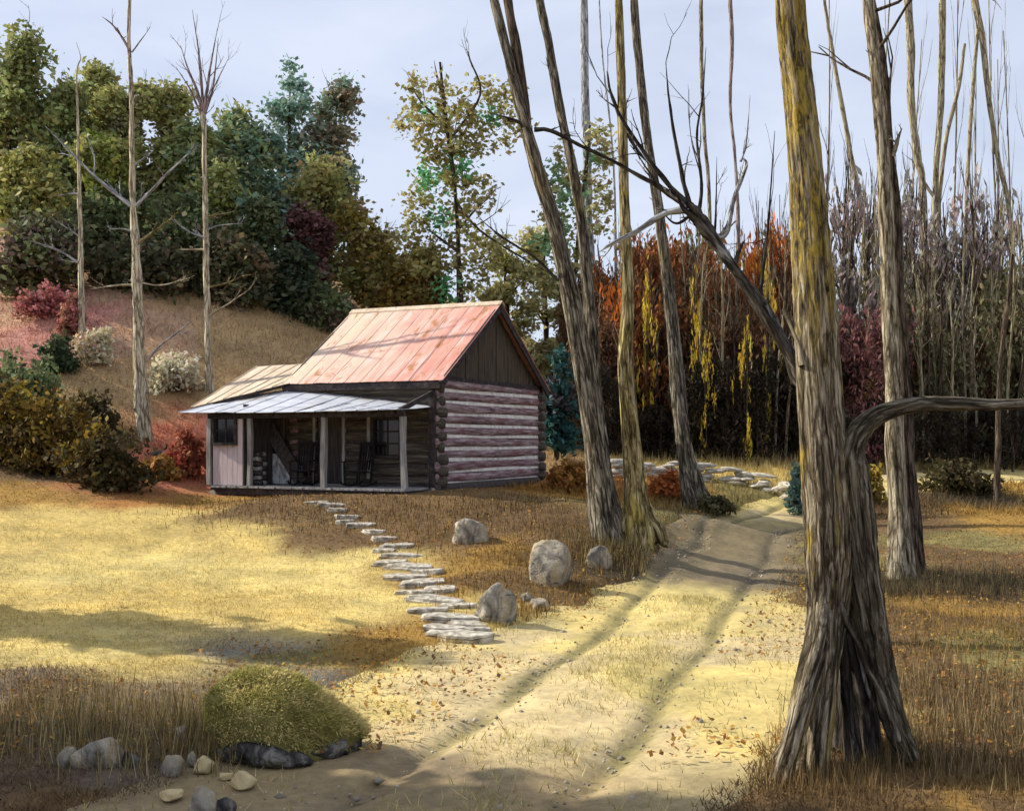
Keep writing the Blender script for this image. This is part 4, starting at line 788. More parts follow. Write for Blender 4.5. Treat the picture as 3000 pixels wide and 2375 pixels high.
LEFT = [
 ('olive_tree','dark olive tree at the far left edge with the highest crown there',8,34,215,42,47,DG,OL,None),
 ('olive_tree','broad olive tree between the far left tree and the short thin trunk',62,80,235,40,48,OL,DG,GR),
 ('olive_tree','olive-green tree with a pointed crown behind the short thin bare trunk',94,56,225,30,50,OL,OL2,None),
 ('olive_tree','olive tree with grey-green tips left of the tallest bare trunk top',128,72,240,30,49,OL,OL2,GR),
 ('olive_tree','olive tree right behind the tallest bare trunk',163,82,245,30,50,OL,OL2,GR),
 ('olive_tree','olive tree with silvery tips between the tall bare trunk and the pink-fan tree',196,118,260,32,49,OL,DG,TL2),
 ('yellow_green_tree','yellow-green bushy tree low at the left edge below the dark crown',28,150,255,36,43,OL2,YG,DG),
 ('bright_tree','small bright lime-green tree among the dark olive crowns',104,134,200,24,45,LG,OL,None),
 ('dark_tree','blackish evergreen below the lime-green tree',112,192,282,40,44.5,DK,DG,BR),
 ('dark_tree','blackish evergreen right of the tallest bare trunk',176,196,288,40,44.5,DK,DG,None),
 ('dark_tree','dark green tree behind the middle of the pink-fan tree trunk',214,170,285,36,46,DG,OL,LG),
 ('dark_tree','deep green tree between pink-fan tree and brown tree',252,205,300,32,46,DK,DG,TL),
 ('purple_brown_tree','purplish brown twiggy tree low at the left edge above the pink shrub',40,222,292,44,42,(.09,.06,.055),DG,(.16,.09,.09)),
 ('blue_green_tree','grey-green feathery tree right of the pink-fan tree top',246,110,230,34,51,TL,OL,TL2),
 ('blue_green_pine','blue-green pine with the tallest tip above the cabin roof',290,56,235,36,52,TL,TL2,BR),
 ('russet_tree','russet-tipped tree on the right flank of the blue-green pine',328,74,240,34,53,BR,TL,BR2),
 ('olive_brown_tree','olive-brown tree below the russet tree above the roof ridge',322,160,305,46,50,OL,OL2,BR),
 ('maroon_tree','maroon-leaved tree just above the left end of the roof',306,212,300,26,47.5,MR,(.09,.05,.05),None),
 ('dark_tree','blue-black evergreen rising behind the left rake of the red roof',288,246,350,26,45,DK,(.03,.05,.035),None),
 ('dark_tree','low dark green bushy tree tucked above the left rake of the roof',314,276,352,30,45.5,DK,DG,MR),
 ('dark_tree','low blackish thicket at the foot of the wood above the brown slope',140,246,292,60,43.5,DK,(.10,.08,.045),BR),
 ('dark_tree','low dark thicket between pink-fan tree and maroon tree',226,250,306,46,43.8,DK,(.10,.09,.045),BR),
 ('ochre_tree','ochre tree behind the middle of the roof ridge',372,212,318,34,50,OC,OL2,BR),
 ('ochre_tree','brown-ochre bush-like tree behind the right half of the roof ridge',408,252,330,34,49,OC,(.19,.13,.05),MR),
 ('olive_tree','low pale olive tree against the sky right of the ridge end',506,236,345,30,52,PL,OL2,None),
 ('olive_tree','thin pale olive tree between the cabin gable and the leaning trunks',545,215,330,26,53,PL,OL2,TL)]
for k, (nm, lb, px, tp, bt, hw, y, a, b_, c) in enumerate(LEFT):
    dense = y < 49 or k < 6
    leafy_tree(nm, lb, px, tp, bt, hw, y, a, b_, 100+k, n=110 if dense else (45 if 'pale' in lb else 90), per=130 if dense else (70 if 'pale' in lb else 105), leaf=.15, colC=c, group='trees on the slope behind the cabin', shape='cone' if 'pine' in nm else 'round', cs=.3)
# the loose tree above the ridge end: clumps with sky between them
def loose_tree(name, label, clumps, trunk_pts, y, seed, colA, colB, colC=None, limbs=()):
    root, y, o0 = bare_tree(name, label, 'tree', [(a/S_, b_/S_) for a, b_ in trunk_pts], [5]+[9]*(len(trunk_pts)-2)+[16], MT['bark_brown'], y=y, seed=seed, extra_top=0, limbs=[([(a/S_, b_/S_) for a, b_ in l], 6, 2) for l in limbs], ns=7)
    ce = [np.array(P(a, b_, y+rng(seed+i).normal(0, .5)))-o0 for i, (a, b_, r_) in enumerate(clumps)]; sz = [(r_*1.5*y/F*q_[0], r_*1.5*y/F, r_*1.5*y/F*q_[1]) for (*_, r_), q_ in zip(clumps, rng(seed).uniform(.6,1.35,(len(clumps),2)))]
    V, Fq, K = leaves(ce, sz, [int(16+r_*r_*1.05) for *_, r_ in clumps], .14, colA, colB, seed, colC=colC); obj('crown', mesh('crown', V, Fq, MT['leaf'], False, K), root)
    return root
CL = [(414,79,6),(412,88,7),(438,84,7),(452,90,6),(474,86,7),(488,84,6),(505,92,8),(500,108,9),(490,100,8),(512,100,8),(415,104,8),(425,112,9),(440,106,9),(455,108,9),(468,106,8),(402,124,8),(418,126,9),(432,124,10),(446,124,9),(460,132,9),(472,118,9),(480,130,9),(478,146,10),(466,150,10),(452,150,11),(438,146,11),(426,140,9),(446,164,10),(460,166,10),(434,158,8),(490,118,9),(512,120,8),(520,130,8),(505,142,8),
      (424,176,9),(436,182,10),(450,182,10),(465,184,10),(478,180,8),(418,190,8),(410,202,7),(428,202,8),(480,200,9),(492,192,7),(470,206,9),(456,210,9),(440,220,9),(424,222,9),(410,222,8),(400,236,8),(416,244,9),(432,246,10),(450,240,9),(466,232,9),(478,240,9),(472,258,10),(456,262,10),(440,268,10),(424,268,10),(486,266,8),(496,250,7),(410,262,9),(446,288,12),(470,286,12),(420,290,12),(490,292,8)]
loose_tree('airy_tree', 'airy olive and emerald tree with sky gaps above the ridge end', CL, [(440,62),(446,120),(454,180),(458,240),(462,330)], 47, 150, (.28,.25,.09), (.40,.36,.15), (.03,.42,.19),
    limbs=([(455,200),(480,230),(530,262),(560,278)], [(458,230),(475,210),(492,195)], [(446,110),(438,80),(434,60)], [(450,140),(480,95),(470,60),(468,52)], [(456,250),(436,235),(425,228)], [(450,130),(420,100),(408,75)]))
CL2 = [(598,132,9),(604,146,9),(596,158,8),(560,158,9),(555,172,9),(570,180,9),(586,178,9),(600,186,10),(565,200,10),(580,206,10),(596,208,9),(608,200,8),(552,190,8),(548,216,9),(562,226,10),(580,232,9),(600,228,8),(606,162,7),(545,240,9),(560,250,9),(540,262,8),(576,256,9),(545,285,9),(560,290,9),(535,300,8)]
loose_tree('airy_tree', 'pale airy tree seen between the leaning trunks', CL2, [(590,125),(585,180),(578,240),(572,330),(570,430)], 46, 151, (.30,.28,.12), (.40,.37,.18), (.10,.32,.17))
# the dark blue-green evergreen at the cabin's back corner
leafy_tree('evergreen_shrub', 'dark blue-green upright evergreen just behind the cabin back corner', 556, 318, 446, 17, 37, (.03,.085,.085), (.05,.12,.11), 160, n=60, per=50, leaf=.14, shape='cone', colC=(.09,.05,.07))
print('left foliage done')
# --- woods at the right: upright saplings standing close together
def sapling_meshes(seed, colA, colB, colC, dens=1.0, barkm='bark_brown'):
    """unit sapling 6 m tall: trunk, upright twigs, narrow leaf clumps"""
    rr = rng(seed); tr = tube([(0,0,-.3),(rr.normal(0,.08),0,2),(rr.normal(0,.12),rr.normal(0,.1),4),(rr.normal(0,.15),0,6)], [.085,.07,.05,.015], 6, .08, seed)
    tw = []; 
    for k in range(15): z = rr.uniform(.8, 5.2); tw += twigs((0,0,z), (rr.normal(0,.35), rr.normal(0,.35), 1), rr.uniform(.9,1.9), .025, 2, seed*13+k, .3, 1, .5)
    ce = []; sz = []; ct = []
    for k in range(int(46*dens)): z = rr.uniform(.3, 5.6); q = .7*(1-.45*z/6); ce.append((rr.normal(0,q), rr.normal(0,q*.7), z)); sz.append((.22,.22,.6)); ct.append(int(rr.uniform(22,48)))
    V, Fq, K = leaves(ce, sz, ct, .085, colA, colB, seed, colC=colC, vert=1.4, stretch=2.6)
    return mesh('trunk', tr[0], tr[1], MT[barkm], True), mesh('twigs', *join(tw), MT[barkm], True), mesh('crown', V, Fq, MT['leaf'], False, K)
PAL = {'rust':((.30,.115,.04),(.20,.08,.032),(.38,.17,.05)), 'orange':((.48,.16,.03),(.36,.10,.025),(.45,.24,.05)), 'brown':((.16,.085,.045),(.10,.055,.03),(.22,.10,.045)), 'dark':((.022,.018,.012),(.04,.03,.02),(.07,.045,.025)),
       'olive':((.21,.19,.095),(.15,.145,.075),(.26,.2,.09)), 'green':((.22,.28,.16),(.17,.21,.12),(.26,.26,.16)), 'maroon':((.22,.10,.095),(.16,.07,.07),(.26,.14,.12)), 'grey':((.33,.27,.25),(.25,.22,.19),(.38,.28,.27)), 'yellow':((.60,.44,.05),(.48,.33,.04),(.6,.5,.12))}
SAP = {k: [sapling_meshes(900+i*17+j, *v, dens=.45 if k == 'grey' else (.34 if k == 'yellow' else 1.0)) for j in range(2)] for i, (k, v) in enumerate(PAL.items())}
def where(px):
    for lim, t_ in ((607,'behind the leaning trunks'),(640,'behind the golden tree'),(690,'between golden tree and slender trunk'),(745,'just right of the slender trunk'),(805,'close left of the biggest tree'),(875,'between biggest tree and tall pale trunk'),(930,'behind the tall pale trunk'),(985,'right of the tall pale trunk'),(1030,'at the right edge')):
        if px < lim: return t_
    return 'beyond the right edge'
SAPADJ = {'rust':'rust-red','orange':'bright orange','brown':'brown-leaved','dark':'blackish low','olive':'olive','green':'grey-green','maroon':'maroon','grey':'wispy grey-mauve','yellow':'yellow'}
def sapling(kind, px, top, y, rr, wscale=1.0):
    x = (px-512)*y/F; z = T1(x, y); h = EYE+(HZ-top)*y/F-z; s = max(.25, h/6.0); a = SAP[kind][int(rr.integers(2))]
    hgt = ('tall ' if top < 250 else 'short ' if top > 300 else '') if kind != 'dark' else ''; lb = hgt+SAPADJ[kind]+' sapling in the woods '+where(px); root = thing(kind+'_sapling', lb, 'sapling', (x, y, z), rr.uniform(0, 6.28), lb.replace('sapling', 'saplings')); root.scale = (min(1.3, s*.7+.35)*wscale, min(1.3, s*.7+.35)*wscale, s)
    for nm, me in zip(('trunk','twigs','crown'), a):
        c_ = obj(nm, me, root)
        if nm == 'twigs': c_['kind'] = 'stuff'
    return root
rr = rng(77)
def row(kind, pxa, pxb, n, ta, tb, ya, yb, ws=1.0):
    for k in range(n):
        px = pxa+(pxb-pxa)*(k+.5)/n+rr.normal(0, (pxb-pxa)/n*.35); sapling(kind, px, rr.uniform(ta, tb), rr.uniform(ya, yb), rr, ws)
row('rust', 598, 800, 22, 232, 285, 45, 52); row('rust', 600, 800, 12, 280, 330, 43, 46); row('green', 640, 790, 9, 222, 260, 50, 55); row('orange', 752, 800, 6, 186, 240, 45, 49, .6); row('orange', 612, 650, 3, 255, 280, 43, 45, .6)
row('brown', 590, 815, 22, 300, 360, 42, 46); row('dark', 585, 830, 34, 345, 410, 40, 43.5, 1.1)
row('grey', 820, 1010, 22, 165, 250, 44, 54, 1.0); row('maroon', 838, 892, 7, 300, 330, 40, 43); row('olive', 880, 1045, 17, 245, 300, 44, 52); row('olive', 890, 1045, 8, 290, 340, 42, 45); row('dark', 840, 1045, 22, 385, 425, 39, 42); row('brown', 835, 900, 7, 340, 390, 40, 43)
row('brown', 1045, 1180, 8, 240, 320, 40, 50); row('brown', 575, 612, 5, 270, 330, 44, 50)
for px, tp, y, lb in ((694,246,41.5,'tallest yellow-leaved sapling, right of the slender trunk in front of the rust woods'),(747,300,39.5,'yellow-leaved sapling under the leaning dead tree, halfway to the biggest tree'),(767,225,41,'yellow-leaved sapling close left of the biggest tree, above the dead tree'),(647,268,41.5,'small yellow-leaved sapling between the golden tree and the slender trunk'),(706,330,40,'short yellow-leaved sapling low behind the stone wall right of the slender trunk')):
    sapling('yellow', px, tp, y, rr, .3)['label'] = lb
for px, tp, bt, hw, y, lb, a, b_ in ((578,262,440,26,49,'brown bushy tree behind the leaning trunks right of the cabin',(.16,.10,.05),BR),(552,330,440,22,47,'low olive-brown tree just right of the cabin gable',OL,BR)):
    leafy_tree('brown_tree', lb, px, tp, bt, hw, y, a, b_, 170+px, n=80, per=100, leaf=.15)
row('grey', 826, 1045, 18, 255, 320, 50, 57, 1.15); row('olive', 880, 1045, 12, 270, 330, 47, 53, 1.1); row('brown', 820, 1045, 16, 320, 380, 43, 49, 1.1); row('brown', 600, 815, 14, 270, 320, 50, 56, 1.1)
# bare stems rising out of the woods
STEM = [tube([(0,0,-.3),(.08,0,2),(-.05,.05,4),(.06,0,6)], [.07,.06,.045,.02], 6, .07, 60+k) for k in range(3)]
STEMM = [mesh('trunk', *STEM[k%3], MT[m_], True) for k, m_ in enumerate(('bark_olive','bark_pale','bark_brown'))]
TWM = [mesh('twigs', *join(sum([twigs((0,0,2.2+.45*i), (rng(i+k*9).normal(0,.4), rng(i+k*9+3).normal(0,.4), 1), 1.1, .02, 2, i*7+k, .35, 1, .5) for i in range(8)], [])), MT[m_], True) for k, m_ in enumerate(('bark_olive','bark_pale','bark_brown'))]
def stem(px, top, y, k, label, grp):
    x = (px-512)*y/F; z = T1(x, y); h = EYE+(HZ-top)*y/F-z; label = label or ('pale','cream','dark brown')[k]+' thin bare stem in the woods '+where(px); grp = grp or label.replace('stem', 'stems'); root = thing('bare_sapling', label, 'sapling', (x, y, z), rr.uniform(0,6.28), grp); root.scale = (.9, .9, h/6)
    root.rotation_euler = (rr.normal(0,.03), rr.normal(0,.05), rr.uniform(0,6.28)); obj('trunk', STEMM[k], root); obj('twigs', TWM[k], root)['kind'] = 'stuff'
for k in range(40): stem(600+200*(k+.5)/40+rr.normal(0,4), rr.uniform(215,310), rr.uniform(40,47), int(rr.integers(3)), None, None)
for k in range(56): stem(832+205*(k+.5)/56+rr.normal(0,3), rr.uniform(185,320), rr.uniform(40,52), int(rr.integers(3)), None, None)
for k in range(9): stem((826,868,900,951,972,996,1004,1016,1030)[k], (-40,-30,40,-40,20,60,-40,30,-40)[k], 57+k*.3, 1 if k % 2 else 0, 'faint tall stem against the upper right sky', 'faint stems against the right sky')
print('woods done')

# ------------------------------------------------------------------ shrubs, rocks, steps, wall
def shrub(label, px, py, wpx, hpx, colA, colB, seed, name='shrub', leaf=.09, n=40, per=60, colC=None, vert=.4, y=None, group='shrubs on the left bank'):
    g = G(px, py) if y is None else P(px, py, y); y = g.y; z = T1(g.x, y); hw = wpx/2*y/F; h = hpx*y/F
    root = thing(name, label, 'shrub', (g.x, y, z), 0, group); rr = rng(seed); ce = []; st = []
    for k in range(n):
        p = rr.normal(0, .42, 3); p = p/max(1, np.linalg.norm(p)); ce.append((p[0]*hw, p[1]*hw*.8, h*.12+abs(p[2])*h*.85))
        if k % 3 == 0: st.append(tube([(0,0,-.1),(ce[-1][0]*.4, ce[-1][1]*.4, ce[-1][2]*.5), ce[-1]], [.025,.015,.006], 4, .05, seed+k, step=2))
    V, Fq, K = leaves(ce, [(hw*.26+.04, hw*.26+.04, h*.16+.04)]*n, [int(per*rr.uniform(.6,1.3)) for _ in range(n)], leaf, colA, colB, seed, colC=colC, vert=vert)
    obj('foliage', mesh('foliage', V, Fq, MT['leaf'], False, K), root); tobj('stems', join(st), MT['bark_brown'], root); return root
BK=(.05,.036,.016); OLD=(.085,.07,.028); CR=(.66,.58,.42); CR2=(.56,.47,.31)
shrub('dark olive-brown shrub lowest on the bank, nearest the cabin', 104, 488, 92, 62, BK, OLD, 300, n=90, colC=OC)
shrub('dark brown shrub on the bank at the left edge above the yellow field', 10, 460, 92, 78, BK, OC, 301, n=90, colC=OLD)
shrub('ochre and black shrub second from the left edge along the field', 54, 472, 88, 74, BK, (.19,.125,.03), 302, n=90, colC=OC)
shrub('olive shrub behind the dark bank shrubs, left of the tallest bare tree', 92, 440, 60, 50, OLD, BK, 303, n=50, colC=(.2,.16,.06))
shrub('mossy dark green shrub at the left edge below the pink shrub', 22, 412, 66, 60, DK, DG, 304, n=60)
shrub('dark green round shrub below the pink shrub on the slope', 58, 372, 40, 38, DK, (.03,.06,.03), 305, n=40)
shrub('pink-red shrub high on the left slope', 44, 318, 56, 34, (.38,.13,.13), (.30,.12,.10), 306, n=50, colC=(.45,.2,.2), name='pink_shrub')
shrub('smaller pink shrub lower right of the pink-red one', 70, 335, 26, 40, (.36,.14,.13), (.33,.17,.11), 307, n=34, name='pink_shrub')
shrub('cream-white dry shrub left of the tallest bare trunk', 96, 364, 38, 36, CR, CR2, 308, n=46, name='cream_shrub', leaf=.08, colC=(.42,.22,.12), per=80)
shrub('cream-white dry shrub between the tallest bare trunk and the porch roof', 176, 391, 50, 40, CR, CR2, 309, n=56, name='cream_shrub', leaf=.08, per=80)
shrub('coral-red shrub beside the left end of the porch', 186, 476, 38, 44, (.36,.11,.06), (.30,.13,.08), 310, n=50, name='red_shrub', colC=(.4,.07,.05))
shrub('rusty low shrub between the coral shrub and the bare tree foot', 160, 478, 36, 24, (.33,.15,.06), OC, 311, n=36, name='red_shrub')
shrub('orange-leaved shrub behind the cabin corner by the leaning trunks', 566, 492, 36, 34, (.36,.19,.05), (.28,.13,.04), 312, n=40, name='orange_shrub', group='shrubs by the trunks')
shrub('orange-leaved low shrub between golden tree and slender tree', 668, 498, 34, 26, (.42,.16,.05), (.36,.11,.04), 313, n=36, name='orange_shrub', group='shrubs by the trunks')
shrub('low grey-olive brush at the foot of the slender tree', 716, 512, 34, 18, (.13,.12,.06), OLD, 314, n=30, group='shrubs by the trunks')
shrub('teal-grey shrub by the road left of the biggest tree', 800, 512, 22, 52, (.09,.16,.15), (.12,.17,.13), 315, n=34, group='shrubs by the trunks')
shrub('ochre brush between the biggest tree and the tall pale trunk', 862, 505, 40, 40, OC, BK, 316, n=40, group='brush at the right')
shrub('dark brush across the grass at the far right', 955, 492, 80, 30, BK, OLD, 317, n=50, group='brush at the right')
shrub('blue-grey brush at the right edge below the bent stem', 1008, 458, 44, 42, (.14,.15,.18), BK, 318, n=40, group='brush at the right')
def rock(label, px, py, wpx, hpx, mat, seed, name='rock', group=None, rough=.3, dep=.9, rz=0, flat=.4, cuts=9, sub=3):
    g = G(px, py); s = g.y/F; o = obj(name, rock_mesh(name, seed, (wpx*s, wpx*s*dep, hpx*s*1.12), MT[mat], sub, rough, flat, cuts)); o.location = (g.x, g.y, g.z-.14*hpx*s-.02); o.rotation_euler.z = rz
    return tag(o, label, 'rock', group)
rock('flat-topped tan boulder alone on the bank in front of the cabin corner', 471, 541, 36, 25, 'rock', 1, 'boulder')
rock('largest grey boulder on the bank left of the trunk feet', 551, 581, 50, 42, 'rock', 2, 'boulder')
rock('small grey boulder at the foot of the leaning trunks', 600, 566, 26, 23, 'rock', 3, 'boulder')
rock('pointed tan boulder at the road edge right of the lower steps', 494, 618, 44, 36, 'rock', 4, 'boulder')
rock('little stone between the pointed tan boulder and the largest boulder', 540, 606, 26, 12, 'rock', 5)
rock('tiny stone beside the little stone by the road edge', 527, 600, 14, 9, 'rock', 15)
rock('long pale grey rock lying in the left foreground shade', 102, 763, 62, 28, 'rock', 6, rough=.2)
rock('small pale rock touching the left end of the long pale rock', 68, 764, 26, 21, 'rock', 7)
rock('small dark-sided rock at the right end of the long pale rock', 132, 764, 20, 18, 'rock_dark', 8)
rock('lower of the two pale stones piled left of the mossy mound', 182, 744, 17, 10, 'rock', 9)
o = rock('upper of the two pale stones piled left of the mossy mound', 182, 744, 15, 11, 'rock', 10); o.location.z += .085
rock('pale grey stone below the two piled stones', 172, 770, 28, 20, 'rock', 11)
rock('little grey stone right of the pale stone by the mound', 193, 762, 14, 12, 'rock', 12)
rock('small tan stone in the foreground left of centre', 203, 768, 22, 13, 'rock_tan', 13)
rock('broken tan stone in front of the mossy mound', 243, 782, 28, 15, 'rock_tan', 14)
rock('flat tan chip of stone nearest the bottom edge on the left', 172, 794, 26, 8, 'rock_tan', 16)
rock('narrow tan chip between the two larger tan stones', 226, 775, 16, 6, 'rock_tan', 18)
rock('grey stone with a dark right side at the bottom edge', 204, 808, 34, 25, 'rock', 17)
rock('dark low stone beside the grey stone at the bottom edge', 226, 808, 24, 14, 'rock_dark', 19)
# mossy mound: dark boulder with a grass-green cap
g = G(282, 752); s = g.y/F
mound = thing('mossy_mound', 'rounded mound of green moss and grass over a dark boulder in the left foreground', 'mound', (g.x, g.y, g.z)); 
MT['moss_soil'] = surf('moss_soil', [(.3,(.09,.085,.025)), (.55,(.20,.18,.055)), (.75,(.32,.27,.10))], (1,1,1), 8, 8, .5, (), .8, .03)
me = rock_mesh('moss_body', 35, (154*s, 100*s, 76*s), MT['moss_soil'], 4, .22, .35, 0)
for v_ in me.vertices: v_.co.z *= 1-.38*np.clip(v_.co.x/.62, -.5, 1); v_.co.z += .03*mnoise.noise(v_.co*6)
me.update(); obj('moss_body', me, mound, (-.03, .2, -.05))
for k, (px_, py_, w_, h_) in enumerate([(272,756,84,26),(318,752,60,24),(232,756,40,17),(350,744,34,14),(298,760,40,14),(336,750,30,13)]):
    gg = G(px_, py_); q = gg.y/F; o = obj('boulder', rock_mesh('boulder', 330+k, (w_*q, w_*q*.7, h_*q), MT['rock_dark'], 3, .45, .5, 9), mound, (gg.x-g.x, gg.y-g.y+.02, gg.z-g.z-.04))
rr = rng(5); V = []; K = []
co = np.zeros(len(me.vertices)*3); me.vertices.foreach_get('co', co); co = co.reshape(-1,3); no = np.zeros(len(me.vertices)*3); me.vertices.foreach_get('normal', no); no = no.reshape(-1,3)
sel = np.nonzero((no[:,2] > -.1) & (co[:,2] > .1))[0]; pn = vnoise(co[:,0]*5+9, co[:,2]*7+co[:,1]*5, 4)
for i in rr.choice(sel, 24000):
    p = co[i]+rr.normal(0, .018, 3)+np.array([-.02,.2,-.05]); d = no[i]*.5+rr.normal(0,.3,3)+np.array([.4,-.2,-.05]); d /= np.linalg.norm(d); h = rr.uniform(.015,.05)*(2.2 if rr.random() < .03 else 1); sd = np.cross(d, rr.normal(0,1,3)); sd = sd/np.linalg.norm(sd)*.005
    V += [p-sd, p+sd, p+d*h]; t = np.clip(pn[i]*1.3-.25+rr.normal(0,.2)+co[i,0]*.35, 0, 1)
    K += [(np.array((.36,.335,.085))*(1-t)+np.array((.70,.57,.26))*t)*rr.uniform(.7,1.25)]*3
tag(obj('moss', mesh('moss', np.array(V), np.arange(len(V)).reshape(-1,3), MT['blade'], False, np.array(K)), mound), kind='stuff')
# stone steps climbing from the road to the porch
steps = thing('stone_steps', 'curving flight of rough flat stone steps from the road up to the porch', 'steps', G(440, 600))
so = np.array(steps.location)
def slab(cx, cy, wpx, seed, th=.1):
    g = G(cx, cy); s = g.y/F; r_ = random.Random(seed); n = 11; hw = wpx*s/2; hd = hw*r_.uniform(.45,.75); V = []; V2 = []; tilt = r_.uniform(-.04,.04)
    for k in range(n):
        a = 2*pi*k/n; e = .75; c, q = cos(a), sin(a); j = r_.uniform(.74,1.14)
        V.append((math.copysign(abs(c)**e, c)*hw*j, math.copysign(abs(q)**e, q)*hd*j))
    q_ = r_.uniform(.9,1.12); lay = [(1.0, -.12), (1.06, th*.3), (.93, th*.36), (1.0*q_, th*.45), (.98*q_, th*.9), (.86*q_, th)]; P3 = []
    for f_, z in lay: P3 += [(x*f_*(1+.02*r_.uniform(-1,1)), y*f_*(1+.03*r_.uniform(-1,1)), z+tilt*x+.006*r_.uniform(-1,1)) for x, y in V]
    P3.append((0,0,th*1.03)); Fc = []
    for l in range(len(lay)-1):
        for k in range(n): Fc.append([l*n+k, l*n+(k+1)%n, (l+1)*n+(k+1)%n, (l+1)*n+k])
    for k in range(n): Fc.append([(len(lay)-1)*n+k, (len(lay)-1)*n+(k+1)%n, len(P3)-1])
    o = obj('step_stone', mesh('step_stone', P3, Fc, MT['slab'], False), steps, (g.x-so[0], g.y-so[1], g.z-so[2]-.02)); o.rotation_euler = (r_.uniform(-.05,.05), r_.uniform(-.06,.06), r_.uniform(-.35,.3))
for k, (a, b_, w_) in enumerate([(318,503,26),(332,505,30),(338,510,24),(348,517,30),(344,522,22),(362,525,34),(374,532,26),(384,539,28),(398,546,34),(384,551,26),(402,556,44),(392,563,36),(412,567,48),(428,572,34),(406,577,44),(424,583,52),(440,590,36),(416,593,40),(436,600,58),(456,607,36),(430,611,42),(448,618,58),(466,625,40),(442,629,46),(460,636,62),(476,631,28)]): slab(a, b_, w_, 40+k, .075)
# low dry-stone wall curving behind the trunks
WP = catmull([tuple(G(px, py)[:2]) for px, py in [(606,477),(640,476),(680,478),(720,482),(757,488),(785,496),(799,503)]], 20)
wl = thing('stone_wall', 'low pale dry-stone wall curving behind the slender tree to the road', 'wall', (WP[0][0], WP[0][1], T1(*WP[0])))
wo = np.array(wl.location); SM = [rock_mesh('wall_stone', 500+k, (1,1,1), MT['slab'], 1, .25, .55, 9) for k in range(6)]
seg = np.diff(WP, axis=0); sl = np.concatenate([[0], np.cumsum(np.hypot(seg[:,0], seg[:,1]))]); r_ = random.Random(3); cnt = 0
for lay in range(5):
    d = r_.uniform(0,.2)
    while d < sl[-1]:
        ln_ = r_.uniform(.4,1.15); q = d+ln_/2; x = np.interp(q, sl, WP[:,0]); y = np.interp(q, sl, WP[:,1]); i = min(len(seg)-1, int(np.searchsorted(sl, q))-1); an = math.atan2(seg[i][1], seg[i][0])
        hgt = r_.uniform(.13,.19); f_ = sstep(sl[-1], sl[-1]-2.5, q) if lay > 1 else 1
        if f_ > .3 and (lay < 2 or r_.random() < .8):
            o = obj('wall_stone', SM[r_.randrange(6)], wl, (x-wo[0]+r_.uniform(-.03,.03), y-wo[1]+r_.uniform(-.03,.03), T1(x, y)-wo[2]-.04+lay*.11)); o.scale = (ln_*1.02, r_.uniform(.42,.55)-.04*lay, hgt*1.08); o.rotation_euler = (r_.uniform(-.06,.06), r_.uniform(-.06,.06), an+r_.uniform(-.1,.1)); cnt += 1
        d += ln_
print('wall stones', cnt)
# charred log pieces on the red bank, and a dark stump on the slope
g = G(160, 458); r0 = thing('charred_log', 'black charred log lying on the red bank beside the tallest bare trunk', 'log', (g.x, g.y, g.z))
v, f = tube([(-.25,0,.06),(.1,.05,.1),(.55,0,.05),(1.0,-.05,.03)], [.12,.11,.06,.03], 9, .15, 3); tobj('trunk_piece', (v, f), MT['iron'], r0); v, f = tube([(.1,.05,.1),(.2,-.1,.3),(.25,-.12,.42)], [.05,.03,.01], 6, .1, 4); tobj('branch', (v, f), MT['iron'], r0)

# ------------------------------------------------------------------ grass and litter
rr = rng(99)
def in_cabin(x, y):
    dx, dy = x-x0, y-y0; X = dx*CX_-dy*SX_; Y = dx*SX_+dy*CX_; return (X > XL-.3) & (X < .5) & (Y > -PD-.1) & (Y < W+.4)
def scatter(n, ymin, ymax, pw=1.0, xr=.56):
    u = rr.random(n)**pw; y = ymin+(ymax-ymin)*u; x = rr.uniform(-xr, xr, n)*(y+1.5); return x, y
def blades(name, x, y, hmin, hmax, wd, label, cat, lean=.35, colf=None, seed=0, jit=.28, zoff=0):
    r2 = rng(seed); n = len(x); z = T0(x, y)+zoff; h = hmin+(hmax-hmin)*r2.random(n)**1.7; a = r2.uniform(0, 6.28, n); sdx, sdy = np.cos(a)*wd, np.sin(a)*wd
    lx, ly = r2.normal(.0, lean, n)*h, r2.normal(0, lean, n)*h; p = np.stack([x,y,z-.01], 1)
    V = np.stack([p-np.stack([sdx,sdy,0*x],1), p+np.stack([sdx,sdy,0*x],1), p+np.stack([lx,ly,h],1)], 1).reshape(-1,3)
    c = ground_col(x, y) if colf is None else colf(x, y, r2); c = c*r2.uniform(1-jit, 1+jit, (n,1)); K = np.repeat(np.clip(c, .01, .85), 3, 0)
    o = obj(name, mesh(name, V, np.arange(3*n).reshape(-1,3), MT['blade'], False, K)); return tag(o, label, cat, kind='stuff')
x, y = scatter(330000, 6.5, 34, 1.35); d = road_d(x, y); k = (d > rwid(x, y)-.25-.25*rr.random(len(x))) & ~in_cabin(x, y); x, y = x[k], y[k]; k = fbm(x*1.3, y*1.3, 51, 3) > rr.uniform(.1,.62,len(x)); x, y = x[k], y[k]
blades('dry_grass', x, y, .02, .085, .007, 'short dry yellow grass covering the field and banks', 'grass', .6, seed=1, jit=.2)
x, y = scatter(60000, 30, 47, 1.0, .5); k = ~in_cabin(x, y) & (road_d(x, y) > 1.5); x, y = x[k], y[k]
blades('hill_grass', x, y, .1, .32, .016, 'faded tan grass on the slope and far banks', 'grass', .5, seed=2)
